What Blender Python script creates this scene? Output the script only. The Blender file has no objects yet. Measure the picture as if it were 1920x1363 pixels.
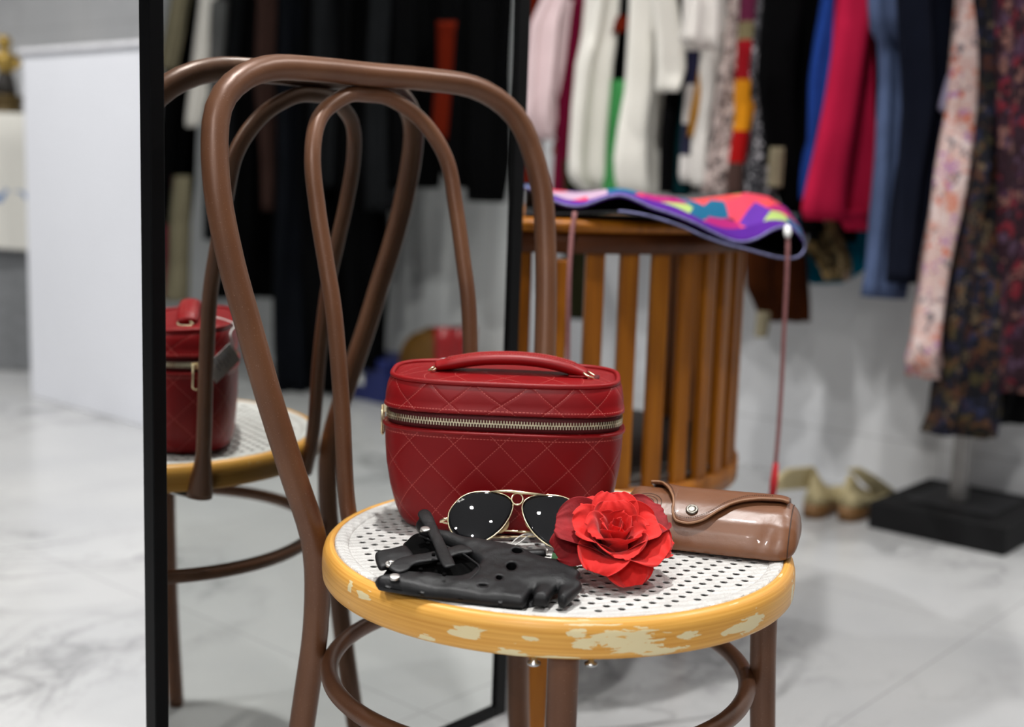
import bpy, bmesh, math, random
from mathutils import Vector, Matrix, noise, geometry

# ------------------------------------------------------------------ camera, light, exposure
S = bpy.context.scene
COL = S.collection
W, H = 1920, 1363
FPX = 2403.96
CAM = Vector((0, 0, 0.7864))
FWD = Vector((0.0, 0.98858, -0.15072)); RGT = Vector((0.99954, 0.00455, 0.02985)); UPV = Vector((-0.03019, 0.15065, 0.98813))
U = Vector((0.6512, 0.7589, 0)); V = Vector((-0.7589, 0.6512, 0))     # room axes: U runs to the back wall, V along it
Z = Vector((0, 0, 1))
cam_data = bpy.data.cameras.new('camera')
cam = bpy.data.objects.new('camera', cam_data); COL.objects.link(cam)
cam.matrix_world = Matrix(((RGT.x, UPV.x, -FWD.x, CAM.x), (RGT.y, UPV.y, -FWD.y, CAM.y), (RGT.z, UPV.z, -FWD.z, CAM.z), (0, 0, 0, 1)))
cam_data.sensor_fit = 'HORIZONTAL'; cam_data.sensor_width = 36; cam_data.lens = FPX * 36 / W
cam_data.clip_start = 0.02
cam_data.dof.use_dof = True; cam_data.dof.focus_distance = 1.07; cam_data.dof.aperture_fstop = 3.7
S.camera = cam
S.view_settings.view_transform = 'Standard'; S.view_settings.look = 'None'
S.view_settings.gamma = 1; S.view_settings.use_curve_mapping = False
S.view_settings.exposure = 0.32
world = bpy.data.worlds.new('world'); S.world = world; world.use_nodes = True
world.node_tree.nodes['Background'].inputs[0].default_value = (0.9, 0.95, 1, 1)
world.node_tree.nodes['Background'].inputs[1].default_value = 0.05
try:
    S.cycles.use_denoising = True
    S.cycles.max_bounces = 10; S.cycles.caustics_reflective = False; S.cycles.caustics_refractive = False
    S.cycles.sample_clamp_indirect = 6
except Exception:
    pass
CEIL = 2.85
def uv(u, v, z=0.0): return U * u + V * v + Z * z
LAMPS = [  # (x, y, watts) of downlights: first row from lens glints, second row added
    (-.56, -.87, 20), (.36, -1.84, 9), (-1.77, -2.48, 11), (-.83, -3.56, 44),
    (.02, 1.18, 26), (1.5, 1.75, 19), (-.9, 1.6, 24), (-2.1, 3.0, 28), (-3.4, 4.3, 18),  # added for general light; the first also brightens the seat's back rim
]
def add_light(p, watts, size=0.11):
    l = bpy.data.lights.new('downlight_or_fill_lamp', 'AREA'); l.shape = 'DISK'; l.size = size; l.energy = watts; l.color = (1.0, 0.985, 0.965)
    l.spread = math.radians(150)
    o = bpy.data.objects.new('downlight_or_fill_lamp', l); COL.objects.link(o); o.location = p
    return o

# ------------------------------------------------------------------ helpers
def ray(px): return FWD * FPX + RGT * (px[0] - W / 2) - UPV * (px[1] - H / 2)
def onpl(px, n, p):
    r = ray(px); return CAM + r * (((p - CAM).dot(n)) / r.dot(n))
def onz(px, z): return onpl(px, Z, Vector((0, 0, z)))
def ony(px, y): return onpl(px, Vector((0, 1, 0)), Vector((0, y, 0)))
def proj(P):
    d = P - CAM; z = d.dot(FWD)
    return (W / 2 + FPX * d.dot(RGT) / z, H / 2 - FPX * d.dot(UPV) / z)
MN = Vector((0.7589, -0.6512, -0.0062)).normalized(); MP = Vector((-0.1995, 1.3097, 0.4623))
def refl(P): return P - MN * (2 * (P - MP).dot(MN))
def lerp(a, b, t): return a + (b - a) * t
def interp(tab, x):
    if x <= tab[0][0]: return tab[0][1:] if len(tab[0]) > 2 else tab[0][1]
    for a, b in zip(tab, tab[1:]):
        if x <= b[0]:
            t = (x - a[0]) / (b[0] - a[0])
            r = [lerp(p, q, t) for p, q in zip(a[1:], b[1:])]
            return r if len(r) > 1 else r[0]
    return tab[-1][1:] if len(tab[-1]) > 2 else tab[-1][1]
def smooth01(t): t = max(0, min(1, t)); return t * t * (3 - 2 * t)
def spline(P, n=8, closed=False):
    P = [Vector(p) for p in P]; out = []; N = len(P)
    for i in range(N if closed else N - 1):
        if closed: a, b, c, d = P[i - 1], P[i], P[(i + 1) % N], P[(i + 2) % N]
        else:
            b, c = P[i], P[i + 1]
            a = P[i - 1] if i else b * 2 - c
            d = P[i + 2] if i + 2 < N else c * 2 - b
        for k in range(n):
            t = k / n
            out.append(((b * 2) + (c - a) * t + (a * 2 - b * 5 + c * 4 - d) * t * t + (b * 3 - a - c * 3 + d) * t ** 3) * .5)
    if not closed: out.append(P[-1].copy())
    return out
def resample(P, n, closed=False):
    Q = list(P) + ([P[0]] if closed else [])
    L = [0]
    for a, b in zip(Q, Q[1:]): L.append(L[-1] + (b - a).length)
    out = []; j = 0
    for k in range(n):
        s = L[-1] * k / (n if closed else n - 1)
        while j < len(L) - 2 and L[j + 1] < s: j += 1
        d = L[j + 1] - L[j]; t = (s - L[j]) / d if d > 0 else 0
        out.append(Q[j].lerp(Q[j + 1], min(1, t)))
    return out
def mesh(name, verts, faces, mat, parent=None, smooth=True, uvs=None, mods=()):
    me = bpy.data.meshes.new(name)
    off = parent_loc(parent)
    me.from_pydata([Vector(v) - off for v in verts], [], faces); me.update()
    if uvs:
        lay = me.uv_layers.new(name='UVMap')
        for poly in me.polygons:
            for li in poly.loop_indices:
                lay.data[li].uv = uvs[me.loops[li].vertex_index] if not callable(uvs) else uvs(poly, me.loops[li].vertex_index)
    bm = bmesh.new(); bm.from_mesh(me); bmesh.ops.recalc_face_normals(bm, faces=bm.faces); bm.to_mesh(me); bm.free()
    if smooth:
        me.polygons.foreach_set('use_smooth', [True] * len(me.polygons))
    for m in (mat if isinstance(mat, (list, tuple)) else [mat]): me.materials.append(m)
    o = bpy.data.objects.new(name, me); COL.objects.link(o)
    if parent: o.parent = parent
    for k, kw in mods:
        md = o.modifiers.new(k, k)
        for a, b in kw.items(): setattr(md, a, b)
    return o
def parent_loc(p):
    v = Vector((0, 0, 0))
    while p is not None: v = v + p.location; p = p.parent
    return v
def thing(name, label, cat, loc, group=None):
    o = bpy.data.objects.new(name, None); COL.objects.link(o); o.location = loc; o.empty_display_size = .05
    tag(o, label, cat, group); return o
def tag(o, label, cat, group=None):
    o['label'] = label; o['category'] = cat
    if group: o['group'] = group
    return o
def struct(o): o['kind'] = 'structure'; return o
def tube_geo(P, r, n=12, closed=False, ab=None):
    """P points, r radius or list; ab optional list of (scale_n, scale_b)"""
    P = [Vector(p) for p in P]; N = len(P); R = r if isinstance(r, (list, tuple)) else [r] * N
    T = []
    for i in range(N):
        if closed: t = P[(i + 1) % N] - P[i - 1]
        else: t = P[min(i + 1, N - 1)] - P[max(i - 1, 0)]
        T.append(t.normalized())
    ref = Z if abs(T[0].z) < .9 else Vector((1, 0, 0))
    nrm = (ref - T[0] * ref.dot(T[0])).normalized(); vs = []; fs = []
    fr = []
    for i in range(N):
        nrm = (nrm - T[i] * nrm.dot(T[i])).normalized(); fr.append(nrm.copy())
    twist = 0
    if closed:
        e = (fr[-1] - T[0] * fr[-1].dot(T[0])).normalized(); b = T[0].cross(fr[0])
        twist = math.atan2(e.dot(b), e.dot(fr[0]))
    for i in range(N):
        b = T[i].cross(fr[i]); tw = -twist * i / N
        sn, sb = ab[i] if ab else (1, 1)
        for k in range(n):
            a = 2 * math.pi * k / n + tw
            vs.append(P[i] + fr[i] * (math.cos(a) * R[i] * sn) + b * (math.sin(a) * R[i] * sb))
    for i in range(N if closed else N - 1):
        j = (i + 1) % N
        for k in range(n):
            l = (k + 1) % n; fs.append((i * n + k, i * n + l, j * n + l, j * n + k))
    if not closed: fs.append(tuple(range(n))[::-1]); fs.append(tuple((N - 1) * n + k for k in range(n)))
    return vs, fs
def tube(name, P, r, mat, parent=None, n=12, closed=False, ab=None):
    v, f = tube_geo(P, r, n, closed, ab); return mesh(name, v, f, mat, parent)
def join_geo(*gs):
    V_, F_ = [], []
    for v, f in gs:
        o = len(V_); V_ += list(v); F_ += [tuple(i + o for i in q) for q in f]
    return V_, F_
def box_geo(c, ax, ay, az, sx, sy, sz):
    """box centre c, axes, full sizes"""
    vs = [c + ax * (i * sx / 2) + ay * (j * sy / 2) + az * (k * sz / 2) for i in (-1, 1) for j in (-1, 1) for k in (-1, 1)]
    return vs, [(0, 1, 3, 2), (4, 6, 7, 5), (0, 4, 5, 1), (2, 3, 7, 6), (0, 2, 6, 4), (1, 5, 7, 3)]
X_ = Vector((1, 0, 0)); Y_ = Vector((0, 1, 0))
def box(name, c, s, mat, parent=None, ax=X_, ay=Y_, az=Z, bev=.002):
    v, f = box_geo(c, ax, ay, az, *s)
    return mesh(name, v, f, mat, parent, smooth=False, mods=[('BEVEL', dict(width=bev, segments=2))] if bev else ())
def lathe_geo(c, prof, n=48, ax=X_, ay=Y_, az=Z, cap=True):
    vs, fs = [], []
    for r, z in prof:
        for k in range(n):
            a = 2 * math.pi * k / n; vs.append(c + ax * (r * math.cos(a)) + ay * (r * math.sin(a)) + az * z)
    for i in range(len(prof) - 1):
        for k in range(n):
            l = (k + 1) % n; fs.append((i * n + k, i * n + l, (i + 1) * n + l, (i + 1) * n + k))
    if cap: fs.append(tuple(range(n))[::-1]); fs.append(tuple((len(prof) - 1) * n + k for k in range(n)))
    return vs, fs
def lathe(name, c, prof, mat, parent=None, n=48, **k):
    v, f = lathe_geo(c, prof, n, **k); return mesh(name, v, f, mat, parent)
def loft_geo(rings, closed=True, caps=True):
    n = len(rings[0]); vs = [p for r in rings for p in r]; fs = []
    for i in range(len(rings) - 1):
        for k in range(n if closed else n - 1):
            l = (k + 1) % n; fs.append((i * n + k, i * n + l, (i + 1) * n + l, (i + 1) * n + k))
    if caps and closed: fs.append(tuple(range(n))[::-1]); fs.append(tuple((len(rings) - 1) * n + k for k in range(n)))
    return vs, fs
def inside(p, poly):
    c = False; n = len(poly); x, y = p
    for i in range(n):
        x1, y1 = poly[i]; x2, y2 = poly[i - 1]
        if (y1 > y) != (y2 > y) and x < (x2 - x1) * (y - y1) / (y2 - y1) + x1: c = not c
    return c
def pdist(p, poly, closed=True):
    best = 1e9
    for i in range(len(poly) if closed else len(poly) - 1):
        a = Vector(poly[i]); b = Vector(poly[(i + 1) % len(poly)]); d = b - a; q = Vector(p) - a
        t = max(0, min(1, q.dot(d) / max(d.length_squared, 1e-12))); best = min(best, (q - d * t).length)
    return best
def cdt(outline, holes, step, rings=()):
    """triangulated 2-D region with inner grid points"""
    loops = [outline] + list(holes); pts = []; edges = []; extra = []; rl = []
    for lp in loops:
        lp = [Vector((a, b)) for a, b in lp]; m = max(8, int(sum((lp[i] - lp[i - 1]).length for i in range(len(lp))) / step))
        lp = resample([Vector((q.x, q.y, 0)) for q in lp], m, True); o = len(pts)
        if rings and o == 0:
            for i in range(m):
                t = lp[(i + 1) % m] - lp[i - 1]; nn = Vector((-t.y, t.x, 0)).normalized()
                if not inside((lp[i].x + nn.x * 1e-4, lp[i].y + nn.y * 1e-4), outline): nn = -nn
                for rg_ in rings:
                    q = lp[i] + nn * rg_
                    if inside((q.x, q.y), outline) and pdist((q.x, q.y), outline) > rg_ * .85 and not any(inside((q.x, q.y), h) or pdist((q.x, q.y), h) < step * .5 for h in holes): extra.append(Vector((q.x, q.y)))
        rl.append([(q.x, q.y) for q in lp]); pts += [Vector((q.x, q.y)) for q in lp]; edges += [(o + i, o + (i + 1) % m) for i in range(m)]
    xs = [p[0] for p in outline]; ys = [p[1] for p in outline]
    y = min(ys); r = 0
    while y < max(ys):
        x = min(xs) + (step / 2 if r % 2 else 0)
        while x < max(xs):
            if inside((x, y), outline) and not any(inside((x, y), h) for h in holes):
                if min(pdist((x, y), lp) for lp in loops) > step * .55 and (not rings or pdist((x, y), outline) > rings[-1] + step * .5): pts.append(Vector((x, y)))
            x += step
        y += step * .87; r += 1
    pts += extra
    v, e, f, *_ = geometry.delaunay_2d_cdt(pts, edges, [], 0, 1e-7)
    keep = []
    for q in f:
        c = sum((v[i] for i in q), Vector((0, 0))) / len(q)
        if inside(c, rl[0]) and not any(inside(c, h) for h in rl[1:]): keep.append(tuple(q))
    return v, keep

# ------------------------------------------------------------------ materials
class NT:
    def __init__(s, name):
        s.m = bpy.data.materials.new(name); s.m.use_nodes = True; s.t = s.m.node_tree; s.b = s.t.nodes['Principled BSDF']
        s.tc = s.n('ShaderNodeTexCoord')
    def n(s, k, **kw):
        x = s.t.nodes.new(k)
        for a, b in kw.items(): setattr(x, a, b)
        return x
    def L(s, a, b): s.t.links.new(a, b)
    def set(s, **kw):
        for k, v in kw.items():
            k = k.replace('_', ' '); i = s.b.inputs[k]; i.default_value = (*v, 1) if isinstance(v, tuple) and len(v) == 3 else v
        return s
    def val(s, sock, v):
        if hasattr(v, 'is_linked') or hasattr(v, 'links'): s.L(v, sock)
        else: sock.default_value = v
    def math(s, op, a, b=0.0, c=None):
        x = s.n('ShaderNodeMath', operation=op); s.val(x.inputs[0], a); s.val(x.inputs[1], b)
        if c is not None: s.val(x.inputs[2], c)
        return x.outputs[0]
    def coord(s, which='Object', scale=(1, 1, 1), rot=(0, 0, 0), loc=(0, 0, 0)):
        mp = s.n('ShaderNodeMapping'); mp.inputs['Scale'].default_value = scale; mp.inputs['Rotation'].default_value = rot; mp.inputs['Location'].default_value = loc
        s.L(s.tc.outputs[which], mp.inputs[0]); return mp.outputs[0]
    def noise(s, co, scale=5, detail=4, rough=.5, dist=0):
        x = s.n('ShaderNodeTexNoise'); s.L(co, x.inputs['Vector']); x.inputs['Scale'].default_value = scale
        x.inputs['Detail'].default_value = detail; x.inputs['Roughness'].default_value = rough; x.inputs['Distortion'].default_value = dist
        return x.outputs[0]
    def voro(s, co, scale=5, feature='F1', out='Color', rnd=1):
        x = s.n('ShaderNodeTexVoronoi', feature=feature); s.L(co, x.inputs['Vector']); x.inputs['Scale'].default_value = scale
        x.inputs['Randomness'].default_value = rnd; return x.outputs[out]
    def ramp(s, fac, stops, mode='LINEAR'):
        x = s.n('ShaderNodeValToRGB'); s.L(fac, x.inputs[0]); e = x.color_ramp; e.interpolation = mode
        while len(e.elements) < len(stops): e.elements.new(.5)
        for q, (p, c) in zip(e.elements, stops): q.position = p; q.color = (*c, 1) if len(c) == 3 else c
        return x.outputs[0]
    def mix(s, fac, a, b, blend='MIX'):
        x = s.n('ShaderNodeMix', data_type='RGBA', blend_type=blend); s.val(x.inputs[0], fac)
        for sk, v in ((x.inputs[6], a), (x.inputs[7], b)):
            if isinstance(v, tuple): sk.default_value = (*v, 1) if len(v) == 3 else v
            else: s.L(v, sk)
        return x.outputs[2]
    def bump(s, h, strength=.3, dist=.002, normal=None):
        x = s.n('ShaderNodeBump'); x.inputs['Strength'].default_value = strength; x.inputs['Distance'].default_value = dist
        s.L(h, x.inputs['Height'])
        if normal is not None: s.L(normal, x.inputs['Normal'])
        s.L(x.outputs[0], s.b.inputs['Normal']); return x.outputs[0]
    def col(s, c): s.L(c, s.b.inputs['Base Color'])
    def rough(s, c): s.L(c, s.b.inputs['Roughness'])
def lin(r, g, b):
    f = lambda c: (c / 255) / 12.92 if c / 255 <= .04045 else ((c / 255 + .055) / 1.055) ** 2.4
    return (f(r), f(g), f(b))
def plain(name, c, rough=.5, metal=0.0, var=.12, scale=30, bump=.0, bscale=None, bdist=.001, spec=.5, sheen=0.0, coat=0.0):
    m = NT(name); co = m.coord(); nz = m.noise(co, scale, 4)
    m.col(m.ramp(nz, [(.3, tuple(x * (1 - var) for x in c)), (.7, tuple(min(1, x * (1 + var)) for x in c))]))
    m.set(Roughness=rough, Metallic=metal, Specular_IOR_Level=spec, Sheen_Weight=sheen, Coat_Weight=coat)
    if bump: m.bump(m.noise(co, bscale or scale * 3, 3), bump, bdist)
    return m.m
def fabric(name, c, var=.18, weave=900):
    m = NT(name); co = m.coord(); nz = m.noise(co, 9, 4); m.col(m.ramp(nz, [(.3, tuple(x * (1 - var) for x in c)), (.7, tuple(min(1, x * (1 + var)) for x in c))]))
    m.set(Roughness=.9, Specular_IOR_Level=.06); m.bump(m.noise(co, weave * .3, 2), .25, .0006); return m.m
def printed(name, ground, cols, scale=22, dens=.45, stretch=(1, 1, 1)):
    m = NT(name); co = m.coord(scale=stretch); v = m.n('ShaderNodeTexVoronoi'); v.inputs['Scale'].default_value = scale
    ds = m.n('ShaderNodeTexNoise'); ds.inputs['Scale'].default_value = scale * 1.3; m.L(co, ds.inputs['Vector'])
    ad = m.n('ShaderNodeMix', data_type='RGBA', blend_type='LINEAR_LIGHT'); ad.inputs[0].default_value = .04; m.L(co, ad.inputs[6]); m.L(ds.outputs['Color'], ad.inputs[7])
    m.L(ad.outputs[2], v.inputs['Vector'])
    sep = m.n('ShaderNodeSeparateColor'); m.L(v.outputs['Color'], sep.inputs[0])
    n = len(cols); c = m.ramp(sep.outputs[0], [(i / n, q) for i, q in enumerate(cols)], 'CONSTANT')
    msk = m.math('LESS_THAN', v.outputs['Distance'], dens)
    pick = m.math('LESS_THAN', sep.outputs[1], .8)
    m.col(m.mix(m.math('MULTIPLY', msk, pick), ground, c)); m.set(Roughness=.85, Specular_IOR_Level=.2); return m.m
# ------------------------------------------------------------------ room shell
def marble(name, uang, lu, lv, pu, pv, axis='floor', tint=(1, 1, 1), vs=.75):
    m = NT(name); co = m.coord(rot=(0, 0, -uang))
    sx = m.n('ShaderNodeSeparateXYZ'); m.L(co, sx.inputs[0])
    a, b = (sx.outputs[0], sx.outputs[1]) if axis == 'floor' else (sx.outputs[1], sx.outputs[2])
    def line(x, off, per):
        q = m.math('SUBTRACT', x, off); q = m.math('DIVIDE', q, per); q = m.math('FRACT', m.math('ADD', q, 100.5)); q = m.math('ABSOLUTE', m.math('SUBTRACT', q, .5))
        return m.math('LESS_THAN', q, .0016 / per)
    g = m.math('MAXIMUM', line(a, lu, pu), line(b, lv, pv))
    warp = m.n('ShaderNodeTexNoise'); warp.inputs['Scale'].default_value = 1.7; warp.inputs['Detail'].default_value = 5; m.L(co, warp.inputs['Vector'])
    ad = m.n('ShaderNodeMix', data_type='RGBA', blend_type='LINEAR_LIGHT'); ad.inputs[0].default_value = .35; m.L(co, ad.inputs[6]); m.L(warp.outputs['Color'], ad.inputs[7])
    mp = m.n('ShaderNodeMapping'); mp.inputs['Scale'].default_value = (1.0, 2.2, 1.4); mp.inputs['Rotation'].default_value = (0, 0, .5); m.L(ad.outputs[2], mp.inputs[0])
    n1 = m.noise(mp.outputs[0], 1.6, 7, .55); n2 = m.noise(mp.outputs[0], 4.0, 6, .6)
    v1 = m.ramp(m.math('ABSOLUTE', m.math('SUBTRACT', n1, .5)), [(0, (1, 1, 1)), (.012, (.55, .55, .55)), (.05, (0, 0, 0))])
    v2 = m.ramp(m.math('ABSOLUTE', m.math('SUBTRACT', n2, .47)), [(0, (.6, .6, .6)), (.012, (.2, .2, .2)), (.03, (0, 0, 0))])
    gate = m.ramp(m.noise(co, 1.3, 3), [(.49, (0, 0, 0)), (.62, (1, 1, 1))])
    vein = m.math('MULTIPLY', m.math('MAXIMUM', v1, v2), gate)
    base = m.ramp(m.noise(co, 2.2, 5), [(.3, tuple(x * y for x, y in zip((.42, .425, .43), tint))), (.7, tuple(x * y for x, y in zip((.50, .50, .495), tint)))])
    c = m.mix(m.math('MULTIPLY', vein, vs), base, (.16, .16, .165)); c = m.mix(m.math('MULTIPLY', g, .55), c, (.25, .25, .25))
    m.col(c); m.set(Roughness=.22 if axis == 'floor' else .3, Specular_IOR_Level=.45); return m.m
ANG = math.atan2(.7589, .6512)
M_FLOOR = marble('polished_marble_floor', ANG, 1.263, .78, .96, .96)
M_WALL = marble('marble_wall_tile', ANG, 1.213, .135, .96, .6, 'wall', (1.40, 1.41, 1.43), .18)
M_PAINT = plain('grey_wall_paint', lin(150, 151, 154), .7, var=.03, scale=3)
M_CEIL = plain('white_ceiling_paint', lin(225, 226, 228), .8, var=.02, scale=3)
U0, U1, V0, V1 = -3.6, 3.045, -4.2, 6.8
def slab(name, lo, hi, mat):
    c = [(lo[i] + hi[i]) / 2 for i in range(3)]; s = [hi[i] - lo[i] for i in range(3)]
    v, f = box_geo(uv(*c), U, V, Z, *s); return struct(mesh(name, v, f, mat, smooth=False))
slab('floor', (U0, V0, -.06), (U1, V1, 0), M_FLOOR)
slab('ceiling', (U0, V0, CEIL), (U1, V1, CEIL + .06), M_CEIL)
slab('wall_back', (U1, V0, 0), (U1 + .08, V1, CEIL), M_WALL)
slab('wall_front', (U0 - .08, V0, 0), (U0, V1, CEIL), M_PAINT)
slab('wall_left', (U0, V1, 0), (U1, V1 + .08, CEIL), M_PAINT)
slab('wall_right', (U0, V0 - .08, 0), (U1, V0, CEIL), M_PAINT)
M_TRIM = plain('white_lamp_trim', (.75, .75, .75), .4)
M_BULB = NT('lit_lamp_glass').set(Base_Color=(1, 1, 1), Emission_Color=(1, .97, .93), Emission_Strength=14.0).m
# glint-placed and added lamps alike: each is recessed in a white ring in the ceiling
for i, (lx, ly, lw) in enumerate(LAMPS):
    p = Vector((lx, ly, CEIL))
    t = thing('ceiling_or_fill_downlight', 'round white recessed downlight above the clothes shop, some of the set added for general light', 'ceiling light', p, 'recessed downlights in the shop ceiling')
    lathe('trim_ring', p, [(.075, -.001), (.085, -.004), (.085, -.008), (.068, -.010), (.062, -.004), (.062, -.001)], M_TRIM, t, 32, cap=False)
    lathe('lamp_glass', p, [(.0, -.002), (.061, -.002), (.061, -.001)], M_BULB, t, 32, cap=False)
    o = add_light(p - Z * .012, lw); o.parent = t; o.location = (0, 0, -.012)

# ------------------------------------------------------------------ chair
SEAT = .46
CO = Vector((.0804, 1.0695, 0)); CF = Vector((.7076, -.7066, 0)); CS = Vector((.7066, .7076, 0))
SC = CO + CF * (-.0492)                      # seat centre on the floor
def cl(s, z, b): return CO + CS * s + CF * b + Z * z
m = NT('brown_hammered_enamel'); co = m.coord()
spk = m.math('GREATER_THAN', m.noise(co, 900, 2), .70)
m.col(m.mix(m.math('MULTIPLY', spk, .35), m.ramp(m.noise(co, 14, 4), [(.3, (.110, .042, .018)), (.7, (.155, .064, .028))]), (.45, .30, .22)))
m.set(Roughness=.38, Metallic=.15, Specular_IOR_Level=.5); m.bump(m.noise(co, 700, 2), .12, .0004); M_TUBE = m.m
# paint-chipped seat rim, UV = (arc length, profile length)
RS = .2075
def rim_hit(px):
    r = ray(px); dx, dy = CAM.x - SC.x, CAM.y - SC.y
    A = r.x ** 2 + r.y ** 2; B = 2 * (dx * r.x + dy * r.y); C = dx * dx + dy * dy - RS * RS
    t = (-B - math.sqrt(max(0, B * B - 4 * A * C))) / (2 * A); p = CAM + r * t
    return math.atan2(p.y - SC.y, p.x - SC.x) * RS, p.z
m = NT('yellow_paint_worn_to_cream'); co = m.coord('UV')
sx = m.n('ShaderNodeSeparateXYZ'); m.L(co, sx.inputs[0])
mask = None
for px, a, b in [((1195, 1205), .030, .0095), ((1150, 1192), .016, .006), ((1410, 1170), .016, .008), ((1375, 1182), .012, .004), ((1082, 1186), .008, .0035), ((1100, 1208), .010, .004), ((960, 1226), .018, .003), ((880, 1180), .014, .0025), ((870, 1189), .012, .003),
                 ((995, 1197), .006, .0022), ((800, 1198), .008, .003), ((655, 1098), .004, .005), ((680, 1115), .010, .003), ((1486, 1112), .006, .010), ((1290, 1190), .012, .003), ((1120, 1168), .020, .0015), ((1240, 1222), .020, .004), ((1050, 1236), .020, .0015)]:
    u0, z0 = rim_hit(px)
    du = m.math('DIVIDE', m.math('SUBTRACT', sx.outputs[0], u0), a); dz = m.math('DIVIDE', m.math('SUBTRACT', sx.outputs[1], z0), b)
    e = m.math('SUBTRACT', 1.0, m.math('ADD', m.math('MULTIPLY', du, du), m.math('MULTIPLY', dz, dz)))
    mask = e if mask is None else m.math('MAXIMUM', mask, e)
cs = m.n('ShaderNodeMapping'); cs.inputs['Scale'].default_value = (1, 4.5, 1); m.L(co, cs.inputs[0])
nz = m.noise(cs.outputs[0], 42, 7, .62, .6)
nz2 = m.noise(cs.outputs[0], 30, 6, .6, .4)
chip = m.math('GREATER_THAN', m.math('ADD', m.math('MAXIMUM', mask, -2.0), m.math('MULTIPLY', m.math('SUBTRACT', nz, .5), 6.5)), .15)
chip2 = m.math('GREATER_THAN', nz2, .665)
chip = m.math('MAXIMUM', chip, chip2)
st = m.n('ShaderNodeMapping'); st.inputs['Scale'].default_value = (6, 420, 1); m.L(co, st.inputs[0])
grain = m.noise(st.outputs[0], 1.0, 4)
yel = m.ramp(grain, [(.3, (.64, .285, .040)), (.7, (.84, .455, .100))])
m.col(m.mix(chip, yel, (.80, .68, .40))); m.set(Roughness=.40, Specular_IOR_Level=.4, Coat_Weight=.08, Coat_Roughness=.2)
m.bump(m.math('ADD', m.math('MULTIPLY', chip, -1.0), m.math('MULTIPLY', grain, .35)), .35, .0006); M_RIM = m.m
m = NT('white_moulded_cane_plastic'); co = m.coord(rot=(0, 0, -1.01))
wv = m.math('MULTIPLY', m.math('SINE', m.math('MULTIPLY', m.noise(co, 260, 2), 40)), .4)
m.col(m.ramp(m.noise(co, 24, 5), [(.3, (.66, .65, .62)), (.7, (.78, .77, .74))])); m.set(Roughness=.42, Specular_IOR_Level=.45)
A1 = Vector((.00692, .01120)); A2 = Vector((.01125, -.00570)); O1 = Vector((.1075, -.1125)); dt = A1.x * A2.y - A2.x * A1.y
sx = m.n('ShaderNodeSeparateXYZ'); m.L(m.tc.outputs['Object'], sx.inputs[0]); px_, py_ = m.math('SUBTRACT', sx.outputs[0], O1.x), m.math('SUBTRACT', sx.outputs[1], O1.y)
la = m.math('MULTIPLY', m.math('ADD', m.math('MULTIPLY', px_, A2.y / dt), m.math('MULTIPLY', py_, -A2.x / dt)), 6.28318)
lb = m.math('MULTIPLY', m.math('ADD', m.math('MULTIPLY', px_, -A1.y / dt), m.math('MULTIPLY', py_, A1.x / dt)), 6.28318)
lat = m.math('MULTIPLY', m.math('MULTIPLY', m.math('COSINE', la), m.math('COSINE', lb)), -1.0)
m.bump(m.math('ADD', m.math('MULTIPLY', lat, .9), m.math('ADD', m.math('MULTIPLY', wv, .5), m.noise(co, 420, 4))), .6, .0016); M_CANE = m.m
M_STEEL = plain('galvanised_steel', (.5, .51, .52), .28, 1.0, var=.1)
CH = thing('bentwood_style_chair', 'brown hoop-backed chair with yellow chipped round seat rim and white cane seat', 'chair', Vector((SC.x, SC.y, 0)))
# rim
prof = [(.1972, .4600), (.1995, .4606), (.2030, .4595), (.2058, .4565), (.2072, .4515), (.2076, .445), (.2075, .438), (.2070, .433), (.2055, .4310), (.2000, .4305), (.1900, .4305), (.1900, .4520), (.1960, .4560), (.1972, .4585)]
n = 160; vs, fs, uvd = [], [], []
for r, z in prof:
    for k in range(n):
        a = 2 * math.pi * k / n - math.pi; vs.append(Vector((SC.x + r * math.cos(a), SC.y + r * math.sin(a), z)))
for i in range(len(prof)):
    j = (i + 1) % len(prof)
    for k in range(n): fs.append((i * n + k, i * n + (k + 1) % n, j * n + (k + 1) % n, j * n + k))
def rim_uv(poly, vi):
    k = vi % n; a = 2 * math.pi * k / n - math.pi
    if k == 0 and any(q % n == n - 1 for q in poly.vertices): a = math.pi
    r, z = prof[vi // n]
    return (a * RS, z + max(0, (.2075 - r)) * (1.0 if z > .445 else -1.0))
mesh('seat_rim', vs, fs, M_RIM, CH, uvs=rim_uv)
# perforated panel as a filled 2-D curve with real holes
cu = bpy.data.curves.new('tmp', 'CURVE'); cu.dimensions = '2D'; cu.fill_mode = 'BOTH'; cu.extrude = .0003; cu.bevel_depth = .0003; cu.bevel_resolution = 1
def circ2(x, y, r, k):
    sp = cu.splines.new('POLY'); sp.points.add(k - 1); sp.use_cyclic_u = True
    for i in range(k): sp.points[i].co = (x + r * math.cos(6.28318 * i / k), y + r * math.sin(6.28318 * i / k), 0, 1)
circ2(0, 0, .1905, 120)
for i in range(-60, 60):
    for j in range(-60, 60):
        for off in (0,):
            q = O1 + A1 * (i + off) + A2 * (j + off)
            if q.length < .177: circ2(q.x, q.y, .0034, 10)
co_ = bpy.data.objects.new('tmp', cu); COL.objects.link(co_)
bpy.context.view_layer.update()
me = bpy.data.meshes.new_from_object(co_.evaluated_get(bpy.context.evaluated_depsgraph_get())); bpy.data.objects.remove(co_)
me.name = 'seat_panel'; me.materials.clear(); me.materials.append(M_CANE)
pan = bpy.data.objects.new('seat_panel', me); COL.objects.link(pan); pan.parent = CH; pan.location = (0, 0, .4570)
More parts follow.
